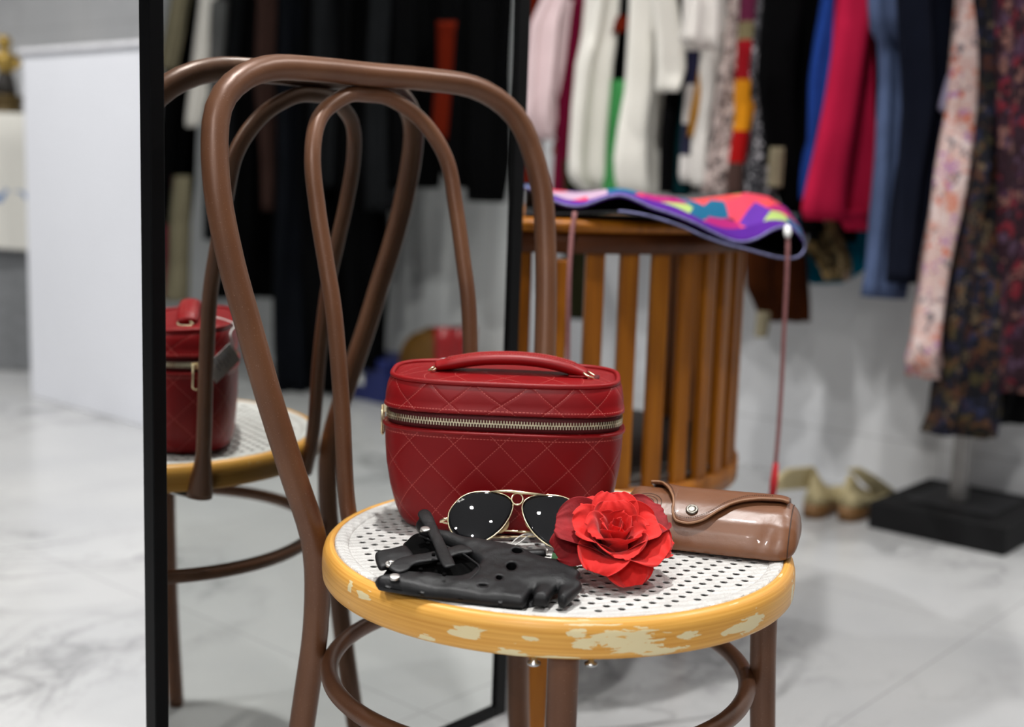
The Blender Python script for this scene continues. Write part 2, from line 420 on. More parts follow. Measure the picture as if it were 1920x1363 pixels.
# white moulded edge of the panel
prof2 = [(.1905, .4585), (.1885, .4590), (.1860, .4580), (.1850, .4560), (.1905, .4560)]
prof2 = [(.1968, .4560), (.1968, .4600), (.1945, .4608), (.1900, .4604), (.1860, .4590), (.1845, .4578), (.1845, .4560)]
lathe('panel_edge', Vector((SC.x, SC.y, 0)), prof2, M_CANE, pan, 120, cap=False)
bpy.context.view_layer.update()
pe = [c for c in pan.children][0]; pe.location = -Vector((0, 0, 0))
M_HOLE_SHADE = plain('black_hole_shade', (.008, .008, .008), .8)
lathe('hole_shade_disc', Vector((SC.x, SC.y, 0)), [(0, .4440), (.1905, .4440), (.1905, .4470), (0, .4470)], M_HOLE_SHADE, CH, 96, cap=False)  # added black disc, stands in for the shade seen through the seat holes
# hoops
OC = [(0, .8735, -.324), (.065, .8735, -.320), (.127, .870, -.3135), (.1700, .852, -.305), (.1935, .822, -.2955), (.2035, .7632, -.279), (.1985, .700, -.2655), (.188, .640, -.252), (.176, .580, -.240), (.160, .510, -.2255), (.1405, .4434, -.2195), (.1355, .370, -.223), (.1400, .294, -.2316), (.158, .150, -.241), (.1857, .0, -.2482)]
IC = [(0, .8544, -.3295), (.0293, .8511, -.3254), (.0657, .8291, -.3175), (.0850, .7918, -.3027), (.0880, .7427, -.2902), (.0872, .692, -.2769), (.0860, .6422, -.2650), (.0835, .560, -.2560), (.0815, .4741, -.2500), (.079, .424, -.2400)]
def hoop(c): 
    h = [cl(-s, z, b) for s, z, b in c[::-1][:-1]] + [cl(s, z, b) for s, z, b in c]
    return resample(spline(h, 10), 140)
HP = hoop(OC); tube('back_hoop', HP, .0120, M_TUBE, CH, 16)
ip = hoop(IC); N = len(ip)
tube('inner_hoop', ip, .0080, M_TUBE, CH, 16, ab=[(lerp(1.05, 1, smooth01(min(i, N - 1 - i) / 8)), lerp(1.75, 1, smooth01(min(i, N - 1 - i) / 8))) for i in range(N)])
for sg in (-1, 1):
    a = math.radians(58.0) * sg
    f = lambda r: CO + CS * (r * math.sin(a)) + CF * (r * math.cos(a))
    tube('leg', spline([f(.156) + Z * .436, f(.159) + Z * .34, f(.172) + Z * .17, f(.197) + Z * .004], 8), [lerp(.0122, .0108, k / 24) for k in range(25)], M_TUBE, CH, 16)
RC = CO + CF * (-.0688)
tube('ring_stretcher', [RC + CS * (.1889 * math.cos(t)) + CF * (.1889 * math.sin(t)) + Z * .3375 for t in [6.28318 * k / 96 for k in range(96)]], .0078, M_TUBE, CH, 12, closed=True)
for s, z, b in (OC[-1],):
    for sg in (-1, 1): lathe('foot_cap', cl(sg * s, 0, b), [(.0118, 0), (.0125, .003), (.0122, .012)], M_TUBE, CH, 20)
for px in [(1001, 1246), (1108, 1247)]:
    p = onz(px, .4235); lathe('bolt', Vector((p.x, p.y, .4232)), [(.0038, 0), (.0050, .0006), (.0050, .0022), (.0024, .0030), (.0022, .0085)], M_STEEL, CH, 20)
for sg in (-1, 1): 
    p = cl(sg * .079, .424, -.232); box('bracket', p + CF * .012, (.034, .02, .003), M_STEEL, CH, CF, CS, Z, .001)

# ------------------------------------------------------------------ mirror
MU = Vector((.6512, .7589, 0)); MUP = MN.cross(MU); MUP = MUP if MUP.z > 0 else -MUP
UG0, UG1, ZB, ZT = .677, 1.1566, .116, 1.74
def mpt(u, z, d=0):   # point of the mirror plane at depth coordinate u and height z, d in front of it
    base = MP + MU * (u - MP.dot(MU)); return base + MUP * ((z - base.z) / MUP.z) + MN * d
M_BLACK = plain('black_powder_coat', (.0016, .0016, .0019), .45, var=.2, spec=.14)
m = NT('silvered_glass'); cc = m.coord(); m.col(m.ramp(m.noise(cc, 6, 3), [(.3, (.80, .825, .80)), (.7, (.82, .84, .82))])); m.set(Metallic=1.0, Roughness=0.0); M_MIR = m.m
MR = thing('standing_mirror', 'tall black-framed standing mirror behind the chair reflecting dark clothes', 'mirror', Vector((mpt(.92, 0).x, mpt(.92, 0).y, 0)))
def slabm(u0, u1, z0, z1, d0, d1):
    q = [mpt(u, z, d) for u in (u0, u1) for z in (z0, z1) for d in (d0, d1)]
    return q, [(0, 1, 3, 2), (4, 6, 7, 5), (0, 4, 5, 1), (2, 3, 7, 6), (0, 2, 6, 4), (1, 5, 7, 3)]
mesh('mirror_glass', *slabm(UG0 - .003, UG1 + .003, ZB - .003, ZT + .003, -.004, 0), M_MIR, MR, smooth=False)
fw = .0150
v1 = join_geo(slabm(UG0 - fw, UG0, ZB - fw, ZT + fw, -.013, .004), slabm(UG1, UG1 + .020, ZB - fw, ZT + fw, -.013, .004), slabm(UG0, UG1, ZB - fw, ZB, -.012, .004), slabm(UG0, UG1, ZT, ZT + fw, -.013, .004))
mesh('frame', *v1, M_BLACK, MR, smooth=False, mods=[('BEVEL', dict(width=.0012, segments=2))])
mesh('back_panel', *slabm(UG0 - .005, UG1 + .005, ZB - .005, ZT, -.0105, -.0055), M_BLACK, MR, smooth=False)
for u_ in (.72, .93):
    p = mpt(u_, 0); 
    g = join_geo(box_geo(Vector((p.x, p.y, .0125)) , MN, MU, Z, .24, .022, .025), box_geo(mpt(u_, .062, -.008), MN, MU, Z, .010, .022, .085))
    mesh('foot', *g, M_BLACK, MR, smooth=False, mods=[('BEVEL', dict(width=.002, segments=2))])
# ------------------------------------------------------------------ red vanity case
BC = Vector((-.0055, 1.162, SEAT)); yw = math.radians(-3.0)
BA = Vector((math.cos(yw), math.sin(yw), 0)); BB = Vector((-math.sin(yw), math.cos(yw), 0))
def bag_pt(th, z, A, B, e=3.0, dz=None):
    c, s = math.cos(th), math.sin(th)
    a = A * math.copysign(abs(c) ** (2 / e), c); b = B * math.copysign(abs(s) ** (2 / e), s)
    k = smooth01((z - .112) / .02); return BC + BA * a + BB * b + Z * (z + k * .003 * b / .05)
def leather_red(name, v0, lines=()):
    m = NT(name); sx = m.n('ShaderNodeSeparateXYZ'); m.L(m.tc.outputs['UV'], sx.inputs[0]); u, v = sx.outputs[0], sx.outputs[1]
    P_ = .0412; v = m.math('SUBTRACT', v, v0)
    sm, df = m.math('ADD', u, v), m.math('SUBTRACT', u, v)
    def dist(x): return m.math('MULTIPLY', m.math('ABSOLUTE', m.math('SUBTRACT', m.math('FRACT', m.math('ADD', m.math('DIVIDE', x, P_), 50.5)), .5)), P_)
    def dash(x, per=.0036): return m.math('LESS_THAN', m.math('FRACT', m.math('ADD', m.math('DIVIDE', x, per), 500.0)), .66)
    d1, d2 = dist(sm), dist(df)
    st = m.math('MAXIMUM', m.math('MULTIPLY', m.math('LESS_THAN', d1, .00042), dash(df)), m.math('MULTIPLY', m.math('LESS_THAN', d2, .00042), dash(sm)))
    for vl in lines:
        st = m.math('MAXIMUM', st, m.math('MULTIPLY', m.math('LESS_THAN', m.math('ABSOLUTE', m.math('SUBTRACT', v, vl - v0)), .00038), dash(u, .003)))
    co = m.coord(); nz = m.noise(co, 16, 4)
    base = m.ramp(nz, [(.3, (.205, .0025, .0045)), (.7, (.262, .004, .006))])
    m.col(m.mix(st, base, (.50, .10, .085))); m.set(Roughness=.42, Specular_IOR_Level=.28)
    dm = m.math('MINIMUM', d1, d2); puff = m.math('MULTIPLY', m.math('POWER', m.math('MINIMUM', m.math('DIVIDE', dm, .0035), 1.0), .6), 1.0)
    h = m.math('ADD', m.math('MULTIPLY', puff, .75), m.math('MULTIPLY', m.noise(co, 900, 2), .08)); h = m.math('ADD', h, m.math('MULTIPLY', m.noise(co, 30, 3), .9))
    m.bump(h, .38, .0011); return m.m
M_RED = leather_red('red_quilted_leather', .083, (.0885,)); M_RED2 = leather_red('red_quilted_lid_leather', .1235, (.1172,))
M_REDP = plain('red_leather', (.275, .004, .006), .42, var=.1, spec=.30, bump=.2, bscale=700, bdist=.0004)
M_REDD = plain('dark_red_zip_tape', (.10, .004, .006), .7, bump=.3, bscale=900)
M_GOLD = plain('pale_gold_metal', (.90, .76, .50), .22, 1.0, var=.08)
M_ZIP = plain('pale_brass_zip', (.80, .70, .50), .28, 1.0, var=.15, scale=200)
M_WHITE = plain('white_card', (.80, .80, .78), .7, var=.03)
BAG = thing('vanity_bag', 'red quilted leather vanity bag with gold zip and top handle on the chair seat', 'bag', BC.copy())
NB = 128
def arc_tab(A, B, e=3.0):
    L = [0]; q = [bag_pt(-math.pi / 2 + 2 * math.pi * k / NB, .05, A, B, e) for k in range(NB + 1)]
    for a, b in zip(q, q[1:]): L.append(L[-1] + (b - a).length)
    return L
ARC = arc_tab(.1085, .0525)
def ring_solid(name, rows, mat, parent, vfun=None, e=3.0):
    vs, fs = [], []
    for z, A, B in rows:
        for k in range(NB): vs.append(bag_pt(-math.pi / 2 + 2 * math.pi * k / NB, z, A, B, e))
    for i in range(len(rows) - 1):
        for k in range(NB): l = (k + 1) % NB; fs.append((i * NB + k, i * NB + l, (i + 1) * NB + l, (i + 1) * NB + k))
    fs.append(tuple(range(NB))[::-1]); fs.append(tuple((len(rows) - 1) * NB + k for k in range(NB)))
    vv = []; acc = 0
    for i, (z, A, B) in enumerate(rows):
        if i: acc += math.hypot(z - rows[i - 1][0], B - rows[i - 1][2])
        vv.append(acc + rows[0][0] if vfun == 'acc' else z)
    def uvf(poly, vi):
        i, k = divmod(vi, NB); kk = k
        if k == 0 and any(q % NB == NB - 1 for q in poly.vertices): kk = NB
        s = ARC[kk]; s = s if s < ARC[-1] / 2 + 1e-6 else s - ARC[-1]
        if k == NB // 2 and any(q % NB == NB // 2 + 1 for q in poly.vertices): s = s - ARC[-1]
        return (s * rows[i][1] / .1085 if vfun == 'acc' else s, vv[i])
    return mesh(name, vs, fs, mat, parent, uvs=uvf)
body_rows = [(.0, .086, .041), (.0015, .0905, .0455), (.008, .0950, .0485), (.0175, .0988, .0502), (.037, .1040, .0520), (.058, .1075, .0530), (.075, .1088, .0532), (.086, .1092, .0532), (.0905, .1092, .0532), (.0918, .1104, .0543), (.0938, .1104, .0543), (.0948, .1092, .0532), (.0948, .1060, .0500)]
lid_rows = [(.1102, .1060, .0500), (.1102, .1087, .0524), (.1112, .1099, .0535), (.1130, .1099, .0535), (.1142, .1089, .0527), (.122, .1086, .0522), (.130, .1074, .0508), (.1362, .1052, .0488), (.1392, .1025, .0465), (.1398, .094, .0415), (.1406, .076, .033), (.1413, .054, .0225), (.1417, .030, .012), (.1420, .006, .0024)]
ring_solid('bag_body', body_rows, M_RED, BAG)
lid = ring_solid('lid', lid_rows, M_RED2, BAG, 'acc', 3.4)
tube('piping', [bag_pt(2 * math.pi * k / 96, .1398, .1030, .0470, 3.4) for k in range(96)], .0024, M_REDP, lid, 8, closed=True)
tube('top_edge_piping', [bag_pt(2 * math.pi * k / 96, .0932, .1098, .0537) for k in range(96)], .0016, M_REDP, BAG, 8, closed=True)
zp = ring_solid('zip_tape', [(.0940, .1058, .0498), (.0990, .1068, .0510), (.1060, .1068, .0510), (.1110, .1058, .0498)], M_REDD, BAG)
geo = []
zr = resample([bag_pt(math.pi * (.70 + 1.95 * k / 400), .1026, .1076, .0519) for k in range(401)], 420)
for i in range(1, len(zr) - 1):
    t = (zr[i + 1] - zr[i - 1]).normalized(); nn = t.cross(Z); up = i % 2
    geo.append(box_geo(zr[i] + Z * (.0013 if up else -.0013), t, nn, Z, .00105, .0019, .0036))
mesh('zip_teeth', *join_geo(*geo), M_ZIP, zp, smooth=False)
tube('zip_coil', zr, .0007, M_ZIP, zp, 6)
# slider and pull on the left end
best = min((((proj(refl(bag_pt(th, .102, .108, .052)))[0] - 366) ** 2, th) for th in [math.pi * (.6 + .6 * k / 100) for k in range(101)]))[1]
sp = bag_pt(best, .1025, .1105, .0540); sn = (bag_pt(best, .1025, .115, .058) - bag_pt(best, .1025, .105, .050)); sn.z = 0; sn.normalize(); stn = sn.cross(Z)
box('zip_slider', sp, (.010, .005, .008), M_GOLD, zp, stn, sn, Z, .001)
q = sp + sn * .004
tube('zip_pull', [q + Z * .002 + stn * -.003, q + Z * .002 + stn * .003, q - Z * .024 + stn * .0035, q - Z * .026, q - Z * .024 - stn * .0035], .0011, M_GOLD, zp, 8, closed=True)
# handle
hz = [(-.064, .1448), (-.058, .1460), (-.044, .1493), (-.022, .1530), (.006, .1545), (.032, .1532), (.053, .1495), (.067, .1452), (.0735, .1425)]
hp = resample(spline([BC + BA * a + Z * z - BB * .002 for a, z in hz], 8), 60)
hand = tube('handle', hp, .01, M_REDP, BAG, 20, ab=[(.62 * lerp(.75, 1, smooth01(min(i, 59 - i) / 8)), 1.20 * lerp(.85, 1, smooth01(min(i, 59 - i) / 6))) for i in range(60)])
M_THREAD = plain('red_thread', (.50, .10, .085), .8)
for sb in (-.0072, -.0030, .0065):
    for i in range(6, 54, 1):
        pass
    g = []
    for i in range(5, 54):
        a, b = hp[i], hp[i + 1]; up = (b - a).normalized().cross(BB).normalized(); up = up if up.z > 0 else -up
        hh = .0062 * math.sqrt(max(0, 1 - (sb / .0120) ** 2)); off = BB * sb + up * (hh + .0001)
        g.append(tube_geo([a.lerp(b, .05) + off, a.lerp(b, .75) + off], .00032, 5))
    mesh('stitching', *join_geo(*g), M_THREAD, hand)
for sg, a, z in ((-1, -.066, .1425), (1, .0765, .1422)):
    c = BC + BA * a + Z * z - BB * .004; rx = (BB * 1.0 + BA * .10 * sg).normalized(); ry = (Z * .45 - BA * .9 * sg).normalized()
    if sg > 0:
        tube('d_ring', [c + rx * (.0095 * math.cos(t)) + ry * (.0075 * math.sin(t)) for t in [6.28318 * k / 32 for k in range(32)]], .0012, M_GOLD, BAG, 8, closed=True)
        tube('ring_loop', [c - ry * .0075 + rx * (s * .006) for s in (-1, -.5, 0, .5, 1)], .0030, M_REDD, BAG, 10)
    else:
        tube('d_ring', [c + rx * (.0085 * math.cos(t)) + ry * (.005 * math.sin(t)) for t in [6.28318 * k / 32 for k in range(32)]], .0011, M_GOLD, BAG, 8, closed=True)
    v, f = box_geo(c - BA * (.006 * sg) - Z * .0030 if sg < 0 else c - BA * .010 - Z * .0008, BA, BB, Z, .018, .018, .0022)
    mesh('handle_tab', v, f, M_REDP, BAG, mods=[('BEVEL', dict(width=.001, segments=2))])
# price tag on its cord, at the back left
CR = refl(CAM)
def mir_hit(px, n, p):
    r = ray(px); r = r - MN * (2 * r.dot(MN)); return CR + r * (((p - CR).dot(n)) / r.dot(n))
bp = BC - BA * .074 + BB * .064; TN = Vector((-.86, .51, 0)).normalized()
def outside(p):
    d_ = p - BC; a_, b_ = abs(d_.dot(BA)) / .1125, abs(d_.dot(BB)) / .0565; return a_ ** 3 + b_ ** 3 > 1.0
for k_ in range(60):
    tq = [mir_hit(p, TN, bp + TN * .002 * k_) for p in ((431, 642), (450, 675), (405, 719), (386, 686))]
    if all(outside(p) for p in tq) and all(outside(tq[0].lerp(tq[2], t_)) and outside(tq[1].lerp(tq[3], t_)) for t_ in (.25, .5, .75)): break
tg = mesh('price_tag', tq + [p + TN * .0006 for p in tq], [(0, 1, 2, 3), (7, 6, 5, 4), (0, 4, 5, 1), (1, 5, 6, 2), (2, 6, 7, 3), (3, 7, 4, 0)], M_WHITE, BAG, smooth=False)
tg['label'] = 'white card price tag tied at the back'
M_INK = plain('grey_print', (.25, .25, .27), .8)
g = []
for k in range(5):
    f0 = .22 + .12 * k; a = tq[0].lerp(tq[3], f0).lerp(tq[1].lerp(tq[2], f0), .15); b = tq[0].lerp(tq[3], f0).lerp(tq[1].lerp(tq[2], f0), .55 + .25 * ((k * 7) % 3) / 2)
    g.append(tube_geo([a + TN * .0007, b + TN * .0007], .0005, 5))
mesh('printed_lines', *join_geo(*g), M_INK, tg)
tie = BC + BA * -.050 + Z * .1535 - BB * .001
tube('tag_cord', spline([BC + BA * -.03 + BB * .02 + Z * .1455, BC + BA * -.050 + BB * .034 + Z * .1465, BC + BA * -.070 + BB * .050 + Z * .1425, tq[0] + TN * .001 + Z * .010, tq[0].lerp(tq[1], .35) + TN * .0012], 8), .0008, M_WHITE, BAG, 6)
wp = onpl((842, 679), BB, BC + BB * .004)
mesh('tag_fastener', *join_geo(tube_geo([wp - BA * .0022 + Z * .0030, wp + BA * .0022 + Z * .0024], .0007, 6), tube_geo([wp + Z * .0028, wp + BA * .0002 - Z * .0030], .0011, 6)), M_WHITE, BAG)

# ------------------------------------------------------------------ aviator sunglasses
GT = math.radians(30); GN = Vector((0, -math.cos(GT), math.sin(GT)))
GP = onpl((905, 1018), Y_, Vector((0, 1.075, 0)))
def c2(x, y): return (680 + x / 4.364, 900 + y / 4.364)
LO = [(700, 300), (699, 340), (712, 390), (742, 440), (785, 482), (840, 508), (900, 520), (960, 515), (1020, 490), (1080, 450), (1140, 395), (1190, 325), (1220, 258), (1229, 205), (1215, 162), (1170, 126), (1100, 106), (1020, 98), (940, 99), (870, 112), (800, 147), (742, 205), (710, 255)]
RCX, RCY = 1265, 158
th_ = math.radians(2.9)
def rot(x, y, a): return (RCX + (x - RCX) * math.cos(a) - (y - RCY) * math.sin(a), RCY + (x - RCX) * math.sin(a) + (y - RCY) * math.cos(a))
RO = []
for x, y in LO:
    a, b = rot(x, y, -th_); a = 2 * RCX - a + 10; RO.append(rot(a, b, th_))
m = NT('dark_tinted_lens'); co = m.coord(); m.col(m.ramp(m.noise(co, 20, 2), [(.3, (.004, .004, .005)), (.7, (.007, .007, .008))])); m.set(Roughness=.02, Specular_IOR_Level=.75)
tr = m.n('ShaderNodeBsdfTransparent'); tr.inputs[0].default_value = (.30, .30, .31, 1); mx = m.n('ShaderNodeMixShader'); mx.inputs[0].default_value = .10
m.L(m.b.outputs[0], mx.inputs[1]); m.L(tr.outputs[0], mx.inputs[2]); m.L(mx.outputs[0], m.t.nodes['Material Output'].inputs['Surface']); M_LENS = m.m
SG = thing('aviator_sunglasses', 'gold wire aviator sunglasses with dark lenses leaning on the red bag', 'sunglasses', GP.copy())
RL = .13
def lens_pt(x, y, cx, cy, dz=0):
    P = onpl(c2(x, y), GN, GP); C_ = onpl(c2(cx, cy), GN, GP); r2 = (P - C_).length_squared
    return P + GN * ((.030 ** 2 - r2) / (2 * RL) + dz)
lens_c = []
for O, nm in ((LO, 'left'), (RO, 'right')):
    cx = sum(p[0] for p in O) / len(O); cy = sum(p[1] for p in O) / len(O)
    if nm == 'left': cx, cy = c2inv = ((905 - 680) * 4.364, (966 - 900) * 4.364)
    lens_c.append((cx, cy))
    ol = resample(spline([Vector((a, b, 0)) for a, b in O], 6, True), 90, True)
    rows = []
    vs, fs = [], []; NR = 10
    gx, gy = sum(p.x for p in ol) / 90, sum(p.y for p in ol) / 90
    for i in range(NR + 1):
        for p in ol: vs.append(lens_pt(gx + (p.x - gx) * i / NR if i else gx + (p.x - gx) * .01, gy + (p.y - gy) * i / NR if i else gy + (p.y - gy) * .01, cx, cy))
    for i in range(NR):
        for k in range(90): l = (k + 1) % 90; fs.append((i * 90 + k, i * 90 + l, (i + 1) * 90 + l, (i + 1) * 90 + k))
    fs.append(tuple(range(90))[::-1])
    vb = [v - GN * .0014 for v in vs]
    v, f = join_geo((vs, fs), (vb, [q[::-1] for q in fs])); o0 = NR * 90; o1 = len(vs) + NR * 90
    f += [(o0 + k, o0 + (k + 1) % 90, o1 + (k + 1) % 90, o1 + k) for k in range(90)]
    lens = mesh('lens', v, f, M_LENS, SG)
    tube('rim', [lens_pt(p.x, p.y, cx, cy, -.0006) for p in ol], .00072, M_GOLD, SG, 8, closed=True)
    if nm == 'left': LENS0 = lens
# ring bridge, brow bar
gp = lambda x, y, d=0: onpl(c2(x, y), GN, GP) + GN * d
rc = gp(1265, 155, .001)
ex = (gp(1365, 162) - gp(1165, 150)).normalized(); ey = GN.cross(ex)
rr = .0112
tube('bridge_ring', [gp(1265 + 46 * math.cos(t), 157 + 47 * math.sin(t), .001) for t in [6.28318 * k / 40 for k in range(40)]], .0008, M_GOLD, SG, 8, closed=True)
tube('brow_bar', spline([gp(1010, 100, .0005), gp(1100, 97, .0028), gp(1190, 100, .0036), gp(1265, 108, .0036), gp(1350, 117, .0034), gp(1450, 124, .0026), gp(1540, 128, .0005)], 8), [.0004 + .0011 * math.sin(math.pi * min(1, max(0, k / 48))) for k in range(49)], M_GOLD, SG, 8)
# hinges, temples folded behind
tube('hinge', [gp(700, 312, -.001), gp(672, 316, -.002), gp(645, 322, -.004), gp(632, 330, -.006)], [.0014, .0015, .0017, .0010], M_GOLD, SG, 10)
tube('hinge_screw', [gp(668, 306, -.001), gp(668, 330, -.001)], .0011, M_GOLD, SG, 8)
tube('hinge', [gp(1848, 372, -.001), gp(1875, 380, -.002), gp(1900, 388, -.005)], [.0014, .0015, .0012], M_GOLD, SG, 10)
def gq(x, y, d): # behind the lens
    return gp(x, y, -d)
tube('temple', spline([gq(640, 328, .006), gq(760, 350, .0075), gq(1000, 380, .0085), gq(1180, 393, .0090), gq(1380, 405, .0092), gq(1560, 412, .009), gq(1660, 430, .0085)], 8), .00085, M_GOLD, SG, 8)
tube('temple', spline([gq(1890, 388, .006), gq(1700, 410, .0105), gq(1450, 430, .0120), gq(1200, 436, .0125), gq(1050, 445, .012), gq(900, 470, .011)], 8), .00085, M_GOLD, SG, 8)
tube('temple_tip', [gq(1270, 398, .0092), gq(1330, 402, .0092), gq(1400, 406, .0092)], .0013, M_GOLD, SG, 8)
tube('temple_tip', [gq(1080, 440, .0122), gq(1150, 438, .0124), gq(1215, 435, .0125)], .0013, M_GOLD, SG, 8)
M_PAD = plain('amber_nose_pad', (.55, .38, .18), .25, var=.05)
for pts in ([(1195, 330), (1175, 370), (1140, 400), (1115, 415)], [(1335, 312), (1350, 345), (1375, 375), (1400, 400)]):
    tube('nose_pad', spline([gq(x, y, .003 + .001 * i) for i, (x, y) in enumerate(pts)], 6), [.0008 + .0014 * math.sin(math.pi * k / 18) for k in range(19)], M_PAD, SG, 8)
M_CORD = plain('clear_white_cord', (.75, .74, .70), .4)
sz = lambda px: onz(px, SEAT + .0012)
tube('tag_loop', spline([gq(1450, 425, .011), gq(1330, 430, .006), gq(1250, 480, .003), sz(c2(1200, 545)), sz(c2(1175, 560)), sz(c2(1215, 552)), gq(1300, 490, .004), gq(1360, 440, .006), gq(1450, 425, .0115)], 8), .00055, M_CORD, SG, 6)
tube('tag_loop', spline([gq(1450, 425, .011), gq(1478, 470, .006), sz(c2(1492, 520)), sz(c2(1510, 575)), sz(c2(1502, 520)), gq(1470, 440, .009)], 8), .00055, M_CORD, SG, 6)
# maker's script engraved in white at the lens corner
ST = {'R': [[(0, 0), (.25, 1)], [(-.05, .9), (.45, 1.05), (.6, .85), (.45, .6), (.12, .52)], [(.2, .52), (.55, -.05)]],
      'a': [[(.42, .42), (.25, .5), (.08, .3), (.1, .05), (.25, 0), (.4, .25)], [(.44, .48), (.38, .1), (.5, 0)]],
      'y': [[(.1, .48), (.1, .15), (.22, .05), (.38, .2)], [(.46, .48), (.3, -.2), (.1, -.42)]],
      '-': [[(.08, .28), (.42, .32)]],
      'B': [[(0, 0), (.25, 1)], [(.0, .95), (.5, 1.05), (.55, .75), (.15, .55), (.5, .5), (.5, .1), (.1, -.02)]],
      'n': [[(.05, .02), (.14, .48)], [(.1, .3), (.3, .48), (.38, .35), (.36, .02), (.5, .02)]]}
g = []; xo = 0
o_, xx, yy = (774, 188), (58, -23), (5, -18)
for ch in 'Ray-Ban':
    for s in ST[ch]:
        pts = []
        for a, b in s:
            A_ = (xo + a) / 4.0
            pts.append(lens_pt(o_[0] + xx[0] * A_ + yy[0] * b, o_[1] + xx[1] * A_ + yy[1] * b, *lens_c[0], .00012))
        g.append(tube_geo(pts, .00016, 5))
    xo += {'R': .62, 'B': .66, '-': .46}.get(ch, .54)
mesh('lens_lettering', *join_geo(*g), M_WHITE, LENS0)

# ------------------------------------------------------------------ fingerless gloves
GS = .22; G0 = Vector((0, .925, .4625)); GLN = Vector((0, -GS, 1)).normalized()
m = NT('black_glove_leather'); co = m.coord(); m.col(m.ramp(m.noise(co, 40, 5), [(.3, (.005, .005, .0055)), (.7, (.010, .010, .011))])); m.set(Roughness=.47, Specular_IOR_Level=.28)
m.bump(m.math('ADD', m.math('MULTIPLY', m.noise(co, 1100, 2), .25), m.math('MULTIPLY', m.noise(co, 70, 4, .6, .5), 1.0)), .4, .0014); M_GLV = m.m
M_GLVIN = plain('black_suede_lining', (.0025, .0025, .0025), .95, spec=.05, bump=.4, bscale=800)
M_SNAP = plain('nickel_snap', (.62, .60, .57), .36, 1.0, var=.1)
def gl(px, lift=0): return onpl(px, GLN, G0 + GLN * lift)
def sheet(name, outline, holes, lift, thick, mat, parent, step=.0022, bulge=.0025, rnd=.004, wr=.0012, seed=0, floor=False, smooth_out=True, liftfn=None):
    ol = [gl(p) for p in outline]
    ol = resample(spline(ol, 4, True), max(60, int(len(outline) * 6)), True) if smooth_out else resample(ol, len(ol) * 7, True)
    o2 = [(p.x, p.y) for p in ol]; h2 = [[(gl(p).x, gl(p).y) for p in h] for h in holes]
    v, f = cdt(o2, h2, step, (.0004, .0012, .0024, .0038) if floor == 2 else (.0003, .0009) if floor is False else ()); top, bot = [], []
    for p in v:
        d = min(pdist(p, lp) for lp in [o2] + h2); k = min(1, d / rnd); k = math.sqrt(max(0, 1 - (1 - k) ** 2))
        z0 = G0.z + (p.y - G0.y) * GS + lift
        if liftfn: z0 += liftfn(p)
        w = wr * noise.noise(Vector((p.x * 45 + seed, p.y * 60, seed))) + wr * .35 * noise.noise(Vector((p.x * 110, p.y * 120, seed + 5)))
        zt = z0 + thick * .5 * k + bulge * min(1, d / .012) + w * k
        zb = max(SEAT + .0006 + .0012 * (1 - k), z0 - (.011 if floor == 2 else .05)) if floor else z0 - thick * .5 * k + bulge * min(1, d / .012) + w * k
        if floor == 2:
            do = pdist(p, o2); k2 = min(1, do / .0050); k2 = math.sqrt(max(0, 1 - (1 - k2) ** 2)); zm = z0 - .0036; zt = zm + .0004 + .0048 * k2 + w * k2 + bulge * min(1, do / .012); zb = max(SEAT + .0006, zm - .0004 - .0048 * k2); zb = zb if do < d + 1e-6 else lerp(zt - .0012, zb, min(1, d / .004)); zt = max(zt, zb + .0008)
        top.append(Vector((p.x, p.y, zt))); bot.append(Vector((p.x, p.y, min(zb, zt - .0002))))
    n = len(v); ed = {}
    for q in f:
        for a, b in zip(q, q[1:] + q[:1]): ed[(a, b)] = 1
    fs = [tuple(q) for q in f] + [tuple(i + n for i in q[::-1]) for q in f]
    for a, b in ed:
        if (b, a) not in ed: fs.append((b, a, a + n, b + n))
    return mesh(name, top + bot, fs, mat, parent)
def ell(c, rx, ry, k=18, rot=0): return [(c[0] + rx * math.cos(6.28318 * i / k), c[1] + ry * math.sin(6.28318 * i / k)) for i in range(k)]
shell = [(703, 1097), (708, 1105), (772, 1116), (840, 1126), (910, 1135), (981, 1141), (986, 1133), (994, 1119), (1001, 1115), (1000, 1127), (998, 1134), (1026, 1137), (1031, 1128), (1040, 1113), (1048, 1110), (1046, 1122), (1045, 1135), (1060, 1139), (1074, 1126), (1091, 1108), (1090, 1102), (1083, 1097), (1089, 1085), (1078, 1078), (1060, 1071), (1030, 1061), (1000, 1050), (975, 1039), (950, 1031), (905, 1024), (870, 1018), (840, 1008), (817, 1003), (806, 991), (795, 984), (784, 983), (779, 992), (787, 1004), (822, 1019), (860, 1034), (885, 1051), (899, 1064), (897, 1069), (880, 1086), (862, 1092), (840, 1093), (826, 1089), (812, 1087), (765, 1083), (752, 1087), (735, 1090), (715, 1092)]
gr = gl((900, 1090))
GA = thing('leather_glove', 'black fingerless leather driving glove lying uppermost with wrist straps and snaps', 'glove', gr, 'pair of black driving gloves')
sheet('palm', [(716, 1079), (745, 1042), (770, 1004), (800, 1000), (860, 1024), (940, 1034), (1000, 1055), (1050, 1078), (1050, 1098), (1020, 1110), (970, 1120), (880, 1112), (760, 1098), (722, 1092)], [], -.0015, .004, M_GLVIN, GA, .004, .0004, seed=3, floor=False)
sheet('back_shell', shell, [ell((969, 1052), 10.5, 6), ell((958, 1081), 10, 8.5), ell((935, 1103), 6.5, 5.5), ell((905, 1117), 10, 2.2)], .0060, .0028, M_GLV, GA, .0020, .0009, .0030, .0013, 1, floor=2, smooth_out=False)
sheet('strap', [(783, 992), (787, 984), (797, 981), (808, 988), (820, 1015), (836, 1050), (853, 1086), (846, 1090), (829, 1089), (812, 1048), (797, 1016)], [], .0118, .0022, M_GLV, GA, .002, .0006, .0015, .0004, 2)
